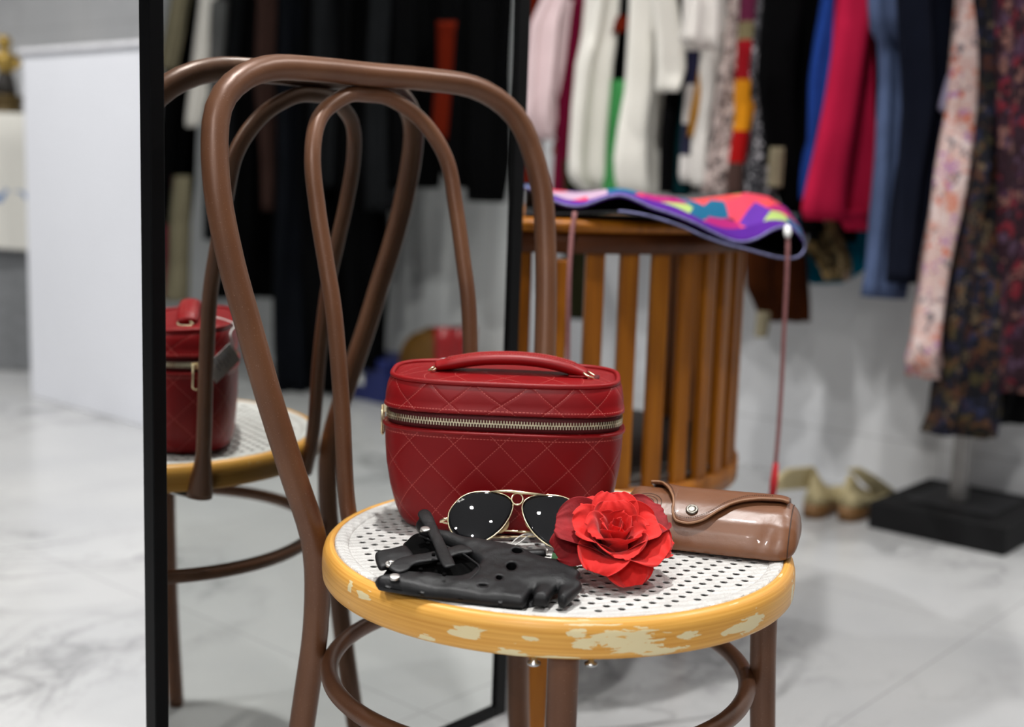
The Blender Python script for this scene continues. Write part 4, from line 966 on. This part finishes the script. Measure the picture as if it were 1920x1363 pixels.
garment('pink_blouse', 'pale pink blouse with long sleeve hanging leftmost beside the mirror', 'clothing', GR, [(0, 1024, 1074), (44, 1004, 1066), (130, 998, 1050), (215, 993, 1038), (250, 1008, 1034), (262, 1018, 1032)], 2.20, M_PINK, seed=3, parts=[('sleeve', [(0, 1056, 1084), (130, 1045, 1077), (182, 1044, 1073)], M_PINK, .04), ('cuff', [(205, 1058, 1074), (250, 1046, 1068), (288, 1038, 1062)], M_FUR, .03)])
garment('black_dress', 'black garment between the two white blouses with an orange collar', 'clothing', GR, [(0, 1148, 1196), (150, 1146, 1190), (362, 1150, 1182)], 2.02, M_BLK, seed=4, parts=[('collar', [(30, 1160, 1188), (46, 1154, 1182), (60, 1152, 1162)], M_ORG, .03)])
garment('white_blouse', 'white long blouse with creased front, left of the short-sleeved white t-shirt', 'clothing', GR, [(0, 1112, 1154), (60, 1103, 1151), (120, 1085, 1151), (200, 1077, 1150), (300, 1074, 1147), (335, 1074, 1145), (358, 1106, 1141)], 2.05, M_WHT, T=.06, folds=2.2, seed=5)
garment('green_blouse', 'bright green garment hem peeping between the two large white garments', 'clothing', GR, [(150, 1150, 1160), (300, 1144, 1166), (362, 1136, 1170)], 1.99, M_GRN, seed=6, hooked=False)
garment('t_shirt', 'white short-sleeved t-shirt, larger of the two white garments with short sleeves', 'clothing', GR, [(0, 1187, 1245), (100, 1182, 1245), (170, 1178, 1241), (240, 1165, 1241), (300, 1157, 1244), (345, 1160, 1249), (366, 1172, 1240)], 1.90, M_WHT, T=.06, folds=1.8, seed=7, parts=[('sleeve', [(-20, 1230, 1256), (0, 1232, 1262), (60, 1236, 1273), (125, 1238, 1285), (148, 1238, 1272), (172, 1239, 1250)], M_WHT, .05)], pdv=-.115)
garment('black_coat', 'black garment just right of the white short-sleeved t-shirt', 'clothing', GR, [(0, 1258, 1300), (60, 1266, 1300), (150, 1250, 1302), (250, 1240, 1295), (362, 1238, 1290)], 1.80, M_BLK, seed=8, grow=20)
garment('teal_dress', 'narrow dark teal garment beside the black one near the white tunic', 'clothing', GR, [(0, 1288, 1304), (180, 1280, 1296), (368, 1262, 1284)], 1.775, M_TEALD, T=.03, seed=9)
garment('striped_jumper', 'navy and white block-striped garment with a mustard scarf left of the white tunic', 'clothing', GR, [(0, 1302, 1335), (100, 1294, 1328), (200, 1288, 1322), (330, 1279, 1316), (342, 1282, 1314)], 1.74, M_STRI, T=.04, seed=10, parts=[('scarf', [(92, 1320, 1334), (150, 1312, 1326), (215, 1298, 1318), (256, 1294, 1312)], M_MUS, .03)])
garment('white_tunic', 'off-white long tunic with short sleeve beside the snakeskin print garment', 'clothing', GR, [(0, 1298, 1380), (60, 1312, 1374), (100, 1327, 1366), (170, 1324, 1358), (250, 1311, 1345), (300, 1308, 1337), (350, 1310, 1331)], 1.68, M_WHT2, seed=11, parts=[('sleeve', [(-10, 1294, 1330), (50, 1287, 1331), (74, 1283, 1329), (94, 1302, 1327)], M_WHT2, .05)], pdv=-.07)
garment('snakeskin_dress', 'pink and brown snakeskin print garment right of the off-white tunic', 'clothing', GR, [(0, 1376, 1406), (100, 1367, 1396), (170, 1356, 1389), (250, 1342, 1381), (300, 1336, 1373), (365, 1326, 1366)], 1.63, M_LEO, seed=12)
garment('colour_block_dress', 'red and orange colour-block garment in the middle right of the rail', 'clothing', GR, [(0, 1398, 1432), (100, 1394, 1420), (150, 1390, 1414), (240, 1380, 1416), (306, 1370, 1413), (370, 1366, 1410)], 1.58, M_MULT, T=.04, seed=13)
garment('spotted_dress', 'black and white spotted garment left of the wide black coats', 'clothing', GR, [(0, 1430, 1462), (70, 1424, 1450), (140, 1418, 1440), (200, 1424, 1448), (300, 1412, 1442), (345, 1400, 1442), (378, 1400, 1438)], 1.54, M_DOT, seed=14)
garment('beige_floral_blouse', 'small beige floral hem hanging before the wide black coats', 'clothing', GR, [(276, 1450, 1464), (300, 1446, 1466), (350, 1443, 1461)], 1.47, M_BEI, T=.02, seed=15, hooked=False)
garment('black_coat', 'wide black coat left of the royal blue garment', 'clothing', GR, [(0, 1440, 1550), (150, 1432, 1546), (300, 1446, 1530), (400, 1476, 1535)], 1.50, M_BLK, T=.07, seed=16)
garment('black_skirt', 'black hem hanging low under the magenta garment', 'clothing', GR, [(0, 1530, 1650), (250, 1508, 1660), (420, 1500, 1650), (452, 1515, 1640)], 1.44, M_BLK, T=.06, seed=17)
garment('blue_dress', 'royal blue garment left of the magenta one', 'clothing', GR, [(0, 1553, 1590), (70, 1541, 1580), (150, 1529, 1570), (250, 1525, 1560), (330, 1522, 1545), (375, 1522, 1540)], 1.40, M_BLUE, seed=18)
garment('magenta_dress', 'bright magenta garment hanging beside the blue denim', 'clothing', GR, [(0, 1588, 1650), (100, 1570, 1662), (200, 1553, 1660), (300, 1536, 1656), (398, 1518, 1650), (412, 1524, 1646)], 1.33, M_MAG, T=.08, folds=2.0, seed=19, parts=[('hem_corner', [(395, 1572, 1645), (412, 1582, 1640), (432, 1592, 1626)], M_MAG, .04)])
garment('black_jacket', 'black garment behind the denim at the right of the magenta one', 'clothing', GR, [(0, 1650, 1712), (120, 1660, 1712), (380, 1662, 1712)], 1.25, M_BLK, seed=20)
garment('denim_trousers', 'washed blue denim trousers right of the magenta garment', 'clothing', GR, [(0, 1646, 1692), (60, 1648, 1700), (80, 1662, 1722), (150, 1664, 1726), (250, 1655, 1726), (400, 1646, 1700), (500, 1639, 1690), (558, 1636, 1668)], 1.20, M_DEN, T=.06, folds=2.6, seed=21)
garment('dark_denim', 'dark navy denim hanging right of the washed denim', 'clothing', GR, [(0, 1690, 1808), (200, 1700, 1782), (380, 1692, 1748), (530, 1668, 1734)], 1.13, M_DEND, T=.05, seed=22)
garment('leopard_scarf', 'brown leopard print scarf hanging over the teal garment', 'clothing', GR, [(385, 1515, 1552), (430, 1512, 1568), (470, 1514, 1590), (500, 1540, 1596), (526, 1552, 1590)], 2.80, M_LEOS, T=.05, seed=23, hooked=False, nrm=U)
garment('teal_garment', 'teal rounded hem under the magenta garment behind the leopard scarf', 'clothing', GR, [(380, 1500, 1650), (440, 1490, 1642), (490, 1495, 1636), (512, 1505, 1612), (532, 1524, 1575)], 2.90, M_TEAL, T=.07, seed=24, hooked=False, nrm=U)
garment('suede_jacket', 'brown suede garment with tasselled hem right of the slatted stand', 'clothing', GR, [(425, 1402, 1500), (470, 1402, 1504), (540, 1404, 1512), (565, 1416, 1513), (585, 1424, 1513), (602, 1432, 1512)], 1.52, M_SUED, T=.05, seed=25, hooked=False, parts=[('tassel', [(585, 1422, 1440), (610, 1420, 1438), (632, 1418, 1434)], M_BEI, .02)])
garment('olive_garment', 'dark olive garment seen through the first gap of the slatted stand', 'clothing', GR, [(300, 1060, 1100), (480, 1064, 1098), (598, 1068, 1096)], 2.12, M_OLV, T=.04, seed=26, hooked=False)
# front rack by the plinth
GR2 = 'dresses on the plinth stand'
garment('lilac_shirt', 'pale lilac garment edge left of the cream floral dress', 'clothing', GR2, [(0, 1805, 1832), (100, 1788, 1826), (205, 1764, 1816), (215, 1772, 1812)], 1.095, M_LIL, T=.03, seed=27)
garment('floral_dress', 'cream dress with orange and purple flowers hanging at the right', 'dress', GR2, [(0, 1808, 1852), (100, 1796, 1848), (200, 1786, 1842), (320, 1766, 1824), (420, 1753, 1813), (550, 1735, 1797), (640, 1720, 1787), (692, 1705, 1772), (708, 1724, 1760)], 1.06, M_FLOR, T=.06, folds=2.3, seed=28)
garment('navy_floral_dress', 'long dark dress with navy and brown flowers above the steel post', 'dress', GR2, [(0, 1846, 1905), (200, 1838, 1895), (400, 1814, 1884), (600, 1785, 1872), (780, 1768, 1852), (815, 1752, 1846)], 1.01, M_DKFL, T=.07, folds=2.6, seed=29)
garment('plum_floral_dress', 'plum dress with red flowers at the right edge of the picture', 'dress', GR2, [(0, 1888, 1990), (400, 1882, 1985), (640, 1874, 1975), (735, 1870, 1970)], .955, M_PLUM, T=.06, folds=2.6, seed=30)
garment('black_underskirt', 'black hem showing below the plum floral dress', 'clothing', GR2, [(560, 1870, 1960), (720, 1858, 1950), (792, 1850, 1920)], .985, M_BLK, T=.05, seed=31, hooked=False)
# rails (out of the frame above)
def rail(label, a, b):
    t = thing('clothes_rail', label, 'clothes rail', uv(a[0], a[1], RAILZ), None)
    tube('rail_bar', [uv(*a, RAILZ), uv(*b, RAILZ)], .013, M_RAIL, t, 14)
    for v_ in (a[1] - .08, (a[1] + b[1]) / 2, b[1] + .08):
        tube('wall_bracket', [uv(a[0], v_, RAILZ), uv(3.04, v_, RAILZ)], .010, M_RAIL, t, 10)
    return t
rail('steel clothes rail on the back wall above the bright garments', (2.74, 2.55), (2.74, .80))
rail('steel clothes rail on the back wall carrying the dark garments seen in the mirror', (2.74, -.20), (2.74, -2.75))
# plinth stand
PB = uv(2.855, 1.070, 0); M_PL = plain('matt_black_plinth', (.008, .008, .0085), .7, spec=.15); M_PLT = plain('dark_steel_plate', (.02, .02, .022), .5, .3, spec=.2); M_POST = plain('brushed_steel_post', (.30, .29, .28), .35, .9)
PS = thing('display_stand', 'square steel post on a low black plinth under the floral dresses', 'clothes stand', PB.copy())
box('plinth', PB + Z * .031, (.33, .31, .062), M_PL, PS, U, V, Z, .003)
box('base_plate', PB + Z * .0645, (.20, .20, .005), M_PLT, PS, U, V, Z, .001)
pp_ = onz((1797, 938), .067)
box('post', Vector((pp_.x, pp_.y, .067 + .80)), (.034, .034, 1.60), M_POST, PS, U, V, Z, .003)
box('post_arm', Vector((pp_.x, pp_.y, 1.655)), (.30, .024, .024), M_POST, PS, U, V, Z, .003)

# ------------------------------------------------------------------ shoes by the wall
def shoe(label, heel, flip, strap_px, strap_v):
    t = thing('wedge_shoe', label, 'shoe', Vector((heel.x, heel.y, 0)), 'pair of beige shoes by the wall')
    d = (U + V * .06 * flip).normalized(); s = Vector((-d.y, d.x, 0)); L = .235
    up_r, so_r = [], []
    for k in range(16):
        q = k / 15; x = L * q
        w = interp([(0, .012), (.04, .021), (.12, .0275), (.4, .026), (.7, .037), (.9, .030), (1, .008)], q)
        hb = interp([(0, .036), (.3, .030), (.6, .014), (1, .010)], q)
        ht = interp([(0, .103), (.06, .112), (.14, .105), (.3, .072), (.5, .055), (.75, .048), (.95, .026), (1, .018)], q)
        c = Vector((heel.x, heel.y, 0)) + d * x
        so_r.append([c + s * (w * math.cos(a)) + Z * (hb if math.sin(a) > 0 else 0.0005) for a in [6.28318 * i / 20 + .157 for i in range(20)]])
        topw = interp([(0, .10), (.12, .16), (.4, .5), (.7, .8), (1, .8)], q)
        up_r.append([c + s * (w * 1.02 * math.cos(a) * (lerp(1, topw, max(0, math.sin(a))))) + Z * lerp(hb, ht, max(0, math.sin(a)) ** .9 if math.sin(a) > 0 else 0) for a in [6.28318 * i / 24 for i in range(24)]])
    mesh('sole', *loft_geo(so_r), M_SOLE, t); mesh('upper', *loft_geo(up_r), M_CANV, t)
    A_ = [onpl(p, V, V * strap_v) for p in strap_px]
    n_ = len(A_) // 2; st_ = []
    vs = [p + V * o for o in (-.006, .006) for p in A_]; N_ = len(A_)
    fs = [tuple(range(N_))[::-1], tuple(range(N_, 2 * N_))] + [(i, (i + 1) % N_, N_ + (i + 1) % N_, N_ + i) for i in range(N_)]
    mesh('ankle_strap', vs, fs, M_CANV, t, mods=[('BEVEL', dict(width=.004, segments=3))])
    return t
M_CANV = fabric('beige_canvas', lin(196, 182, 142), .08); M_SOLE = plain('tan_wedge_sole', lin(120, 84, 44), .6, var=.2, scale=60)
h1 = onz((1516, 973), 0); h2 = onz((1580, 978), 0)
shoe('left beige wedge shoe of the pair on the floor by the wall, strap flopped left', h1, 1, [(1456, 920), (1452, 898), (1478, 878), (1524, 874), (1530, 884), (1520, 915)], (h1 + U * .02).dot(V) + .02)
shoe('right beige wedge shoe of the pair, next to the black plinth', h2, -1, [(1588, 878), (1612, 876), (1640, 892), (1680, 922), (1676, 934), (1640, 926), (1612, 898)], (h2 + U * .02).dot(V) - .02)

# ------------------------------------------------------------------ left background
M_PAN = plain('white_gloss_panel', lin(229, 231, 237), .28, var=.02, scale=2, spec=.5); M_PANE = plain('white_panel_edge', lin(236, 236, 240), .35)
CNT = thing('sales_counter', 'tall plain white counter front at the left behind the mirror', 'counter', uv(2.36, 3.3, 0))
v_, f_ = box_geo(uv(2.36, 3.2425, .548), U, V, Z, .50, 1.275, 1.096); mesh('counter_body', v_, f_, M_PAN, CNT, smooth=False, mods=[('BEVEL', dict(width=.003, segments=2))])
v_, f_ = box_geo(uv(2.36, 3.2425, 1.1025), U, V, Z, .524, 1.288, .013); mesh('counter_top', v_, f_, M_PANE, CNT, smooth=False, mods=[('BEVEL', dict(width=.002, segments=2))])
TB = Vector((-2.02, 4.78, 0))
M_DG = plain('grey_table_base', lin(120, 122, 124), .6)
m = NT('white_cloth_blue_print'); co = m.coord(); g_ = m.n('ShaderNodeNewGeometry'); sx = m.n('ShaderNodeSeparateXYZ'); m.L(g_.outputs['Position'], sx.inputs[0])
band = m.math('MULTIPLY', m.math('LESS_THAN', m.math('ABSOLUTE', m.math('SUBTRACT', sx.outputs[2], .645)), .035), m.math('GREATER_THAN', m.noise(m.coord(scale=(14, 14, 22)), 1.6, 2), .55))
m.col(m.mix(band, lin(206, 204, 196), lin(90, 120, 165))); m.set(Roughness=.85); M_CLO = m.m
TBL = thing('draped_table', 'grey-based table draped in white printed cloth at the far left edge', 'table', TB.copy())
box('table_base', TB + Z * .45, (.62, .34, .90), M_DG, TBL, X_, Y_, Z, .004)
TC = thing('tablecloth', 'white cloth with faint blue print over the table at the far left', 'tablecloth', TB + Z * .92)
rings = []
for z, g in ((.925, -.02), (.926, 0), (.920, .008), (.80, .014), (.62, .022), (.46, .034)):
    ring = []
    for k in range(96):
        a = 6.28318 * k / 96; hx, hy = .33 + g, .19 + g; c_, s_ = math.cos(a), math.sin(a); e_ = .25
        x, y = hx * math.copysign(abs(c_) ** e_, c_), hy * math.copysign(abs(s_) ** e_, s_)
        wv = .010 * math.sin(a * 15) * max(0, (.92 - z) / .46); ring.append(TB + Vector((x * (1 + wv), y * (1 + wv * 2), z - (.05 * x if z < .5 else 0))))
    rings.append(ring)
mesh('cloth_drape', *loft_geo([[TB + Z * .9255 + (p - TB - Z * .925) * .02 for p in rings[0]]] + rings, caps=False), M_CLO, TC)
fp = onpl((12, 216), Y_, Vector((0, 4.70, 0))); fp.z = .927
M_GLD = plain('gilded_figure', lin(176, 146, 74), .4, .6, var=.3, scale=40); M_GLDD = plain('dark_gilt_base', lin(74, 58, 22), .45, .4, var=.3, scale=40); M_DKF = plain('dark_figure_skirt', lin(26, 20, 12), .6)
FG = thing('gilt_figurine', 'gilded figurine on a dark base standing on the draped table', 'figurine', fp.copy())
lathe('figurine_base', fp, [(.060, 0), (.060, .010), (.054, .016), (.056, .040), (.060, .046), (.060, .060), (.040, .066)], M_GLDD, FG, 32)
lathe('figurine_skirt', fp, [(.036, .064), (.040, .075), (.034, .11), (.024, .145)], M_DKF, FG, 28)
lathe('figurine_body', fp, [(.024, .143), (.030, .165), (.040, .19), (.036, .205), (.018, .215), (.014, .222), (.022, .236), (.026, .250), (.022, .264), (.010, .274)], M_GLD, FG, 28)
for sg in (-1, 1): tube('figurine_arm', [fp + Vector((sg * .034, 0, .200)), fp + Vector((sg * .055, -.01, .175)), fp + Vector((sg * .040, -.03, .155))], [.011, .010, .008], M_GLD, FG, 10)

# ------------------------------------------------------------------ dark garments and goods seen only in the mirror
GR3 = 'dark garments seen in the mirror'
def rg(name, label, rows, mat, dv=0.0, **k):
    xm = sum(r[1] for r in rows) / len(rows); w0 = interp([(300, 3.88), (400, 3.62), (500, 3.36), (600, 3.10), (700, 2.86), (800, 2.64), (900, 2.44), (960, 2.32)], xm)
    return garment(name, label, 'clothing', GR3, rows, w0 + dv, mat, rfl=True, **k)
rg('beige_coat', 'beige garment strip at the far left of the reflection', [(0, 322, 352), (60, 311, 342), (130, 300, 326)], M_BEI, -.02, seed=41)
rg('white_shirt', 'white sleeve hanging among the dark garments in the mirror', [(0, 377, 402), (100, 366, 396), (170, 358, 391), (225, 352, 372), (238, 354, 366)], M_WHT2, -.06, T=.04, seed=42, parts=[('grey_panel', [(0, 398, 428), (80, 396, 422), (175, 390, 410)], M_GREY, .03)])
rg('black_coat', 'black coat in the mirror left of the white sleeve', [(0, 330, 385), (150, 310, 370), (340, 296, 362), (420, 300, 350)], M_BLK, .06, T=.07, seed=43)
rg('charcoal_coat', 'charcoal coat in the mirror right of the white sleeve', [(0, 405, 470), (150, 392, 462), (450, 385, 455)], M_CHAR, .02, T=.08, seed=44)
rg('black_coat', 'black coat in the mirror behind the left of the chair hoop', [(0, 445, 510), (200, 430, 500), (560, 400, 520)], M_BLK, .06, T=.09, seed=45, grow=20)
rg('brown_jacket', 'dark brown jacket in the mirror below the top bar of the chair', [(0, 484, 522), (150, 478, 518), (300, 492, 524), (395, 494, 520)], M_BRN, -.02, T=.05, seed=46)
rg('navy_coat', 'long dark navy coat in the mirror reaching nearly to the floor', [(0, 522, 580), (200, 520, 585), (450, 515, 580), (742, 520, 590)], M_DKN, .0, T=.08, seed=47)
rg('black_dress', 'long black dress in the mirror behind the inner hoop', [(0, 575, 650), (300, 570, 650), (600, 580, 650), (735, 600, 655)], M_BLK, .05, T=.09, seed=48)
rg('charcoal_jacket', 'charcoal jacket in the mirror inside the inner hoop', [(0, 590, 640), (200, 585, 632), (350, 580, 625)], M_CHAR, -.02, T=.05, seed=49)
rg('black_trousers', 'black trousers in the mirror right of the inner hoop', [(0, 640, 720), (300, 640, 720), (500, 650, 722), (690, 655, 715)], M_BLK, .04, T=.08, seed=50)
rg('charcoal_coat', 'grey-black coat in the mirror beneath the top bar', [(0, 700, 745), (150, 692, 742), (300, 690, 738), (395, 692, 735)], M_CHAR, -.03, T=.06, seed=51)
rg('black_coat', 'black coat in the mirror left of the orange strip', [(0, 735, 830), (200, 735, 825), (352, 735, 815)], M_BLK, .02, T=.09, seed=52)
rg('orange_garment', 'orange strip of a garment among black coats in the mirror', [(40, 822, 854), (60, 824, 850), (130, 826, 844), (190, 818, 840), (262, 812, 834)], M_ORG, -.08, T=.03, seed=53, hooked=False)
rg('black_jacket', 'black jacket in the mirror right of the orange strip', [(0, 835, 910), (200, 830, 915), (320, 835, 915), (352, 860, 915)], M_BLK, .0, T=.09, seed=54)
rg('black_coat', 'black coat in the mirror next to the far mirror edge', [(0, 885, 950), (150, 880, 945), (300, 880, 940), (378, 892, 925)], M_BLK, .0, T=.09, seed=55)
rg('beige_trousers', 'beige trousers hanging low at the left of the reflection', [(330, 330, 356), (400, 322, 356), (480, 322, 352), (565, 312, 350)], M_BEI, .02, T=.05, seed=56, hooked=False)
rg('maroon_garment', 'dark red garment at the very left of the reflection above the bag', [(330, 300, 326), (362, 300, 330), (450, 296, 322), (560, 296, 322)], M_MAR, .04, T=.04, seed=57, hooked=False)
# goods on the floor reflected
def vz(px, z): return refl(onz(px, z))
BXc = vz((700, 758), 0) + U * .02; M_BOXB = plain('dark_blue_card', lin(28, 38, 96), .5, var=.1); 
bxt = thing('blue_box', 'dark blue cardboard box on the floor seen in the mirror left of the bag', 'box', Vector((BXc.x, BXc.y, 0)))
box('box_body', Vector((BXc.x, BXc.y, .065)), (.18, .26, .13), M_BOXB, bxt, U, V, Z, .003); box('box_lid', Vector((BXc.x, BXc.y, .125)), (.186, .266, .025), M_BOXB, bxt, U, V, Z, .003)
box('box_label', Vector((BXc.x, BXc.y, .07)) - U * .0905, (.001, .05, .04), M_WHITE, bxt, U, V, Z, 0)
TGc = vz((815, 785), 0)
M_TAN = plain('tan_leather_bag', lin(104, 70, 16), .5, var=.25)
tbag = thing('tan_handbag', 'tan rounded handbag on the floor seen in the mirror beside the chair hoop', 'bag', Vector((TGc.x, TGc.y, 0)))
rings = []
for k in range(9):
    o = (k / 8 - .5) * .12; sc_ = math.sqrt(max(.05, 1 - (2 * abs(k / 8 - .5)) ** 3))
    rings.append([Vector((TGc.x, TGc.y, 0)) + U * o + V * (.15 * sc_ * math.copysign(abs(math.cos(a)) ** .8, math.cos(a))) + Z * (.002 + (.128 + .128 * math.sin(a)) * lerp(.9, 1, sc_)) for a in [6.28318 * i / 32 for i in range(32)]])
mesh('bag_body', *loft_geo(rings), M_TAN, tbag)
tube('bag_handle', spline([Vector((TGc.x, TGc.y, .19)) + V * .08, Vector((TGc.x, TGc.y, .255)) + V * .05, Vector((TGc.x, TGc.y, .255)) - V * .05, Vector((TGc.x, TGc.y, .19)) - V * .08], 8), .006, M_TAN, tbag, 8)
M_REDS = plain('red_patent_leather', lin(140, 12, 18), .25)
for i, px in enumerate(((903, 792), (932, 790))):
    b = vz(px, 0) - U * .16
    t = thing('red_boot', ['left', 'right'][i] + ' red ankle boot on the floor seen in the mirror by its far edge', 'shoe', Vector((b.x, b.y, 0)), 'red ankle boots in the mirror')
    rs = []
    for z, l, w, o in ((.012, .23, .075, .06), (.05, .20, .07, .045), (.085, .12, .065, .01), (.15, .085, .062, -.005), (.25, .09, .066, -.008), (.29, .094, .068, -.008)):
        rs.append([Vector((b.x, b.y, z)) + U * (o + l / 2 * math.cos(a)) + V * (w / 2 * math.sin(a)) for a in [6.28318 * k / 24 for k in range(24)]])
    mesh('boot_shaft', *loft_geo(rs), M_REDS, t); box('boot_sole', Vector((b.x, b.y, .006)) + U * .06, (.23, .074, .011), M_BLACK, t, U, V, Z, .004)
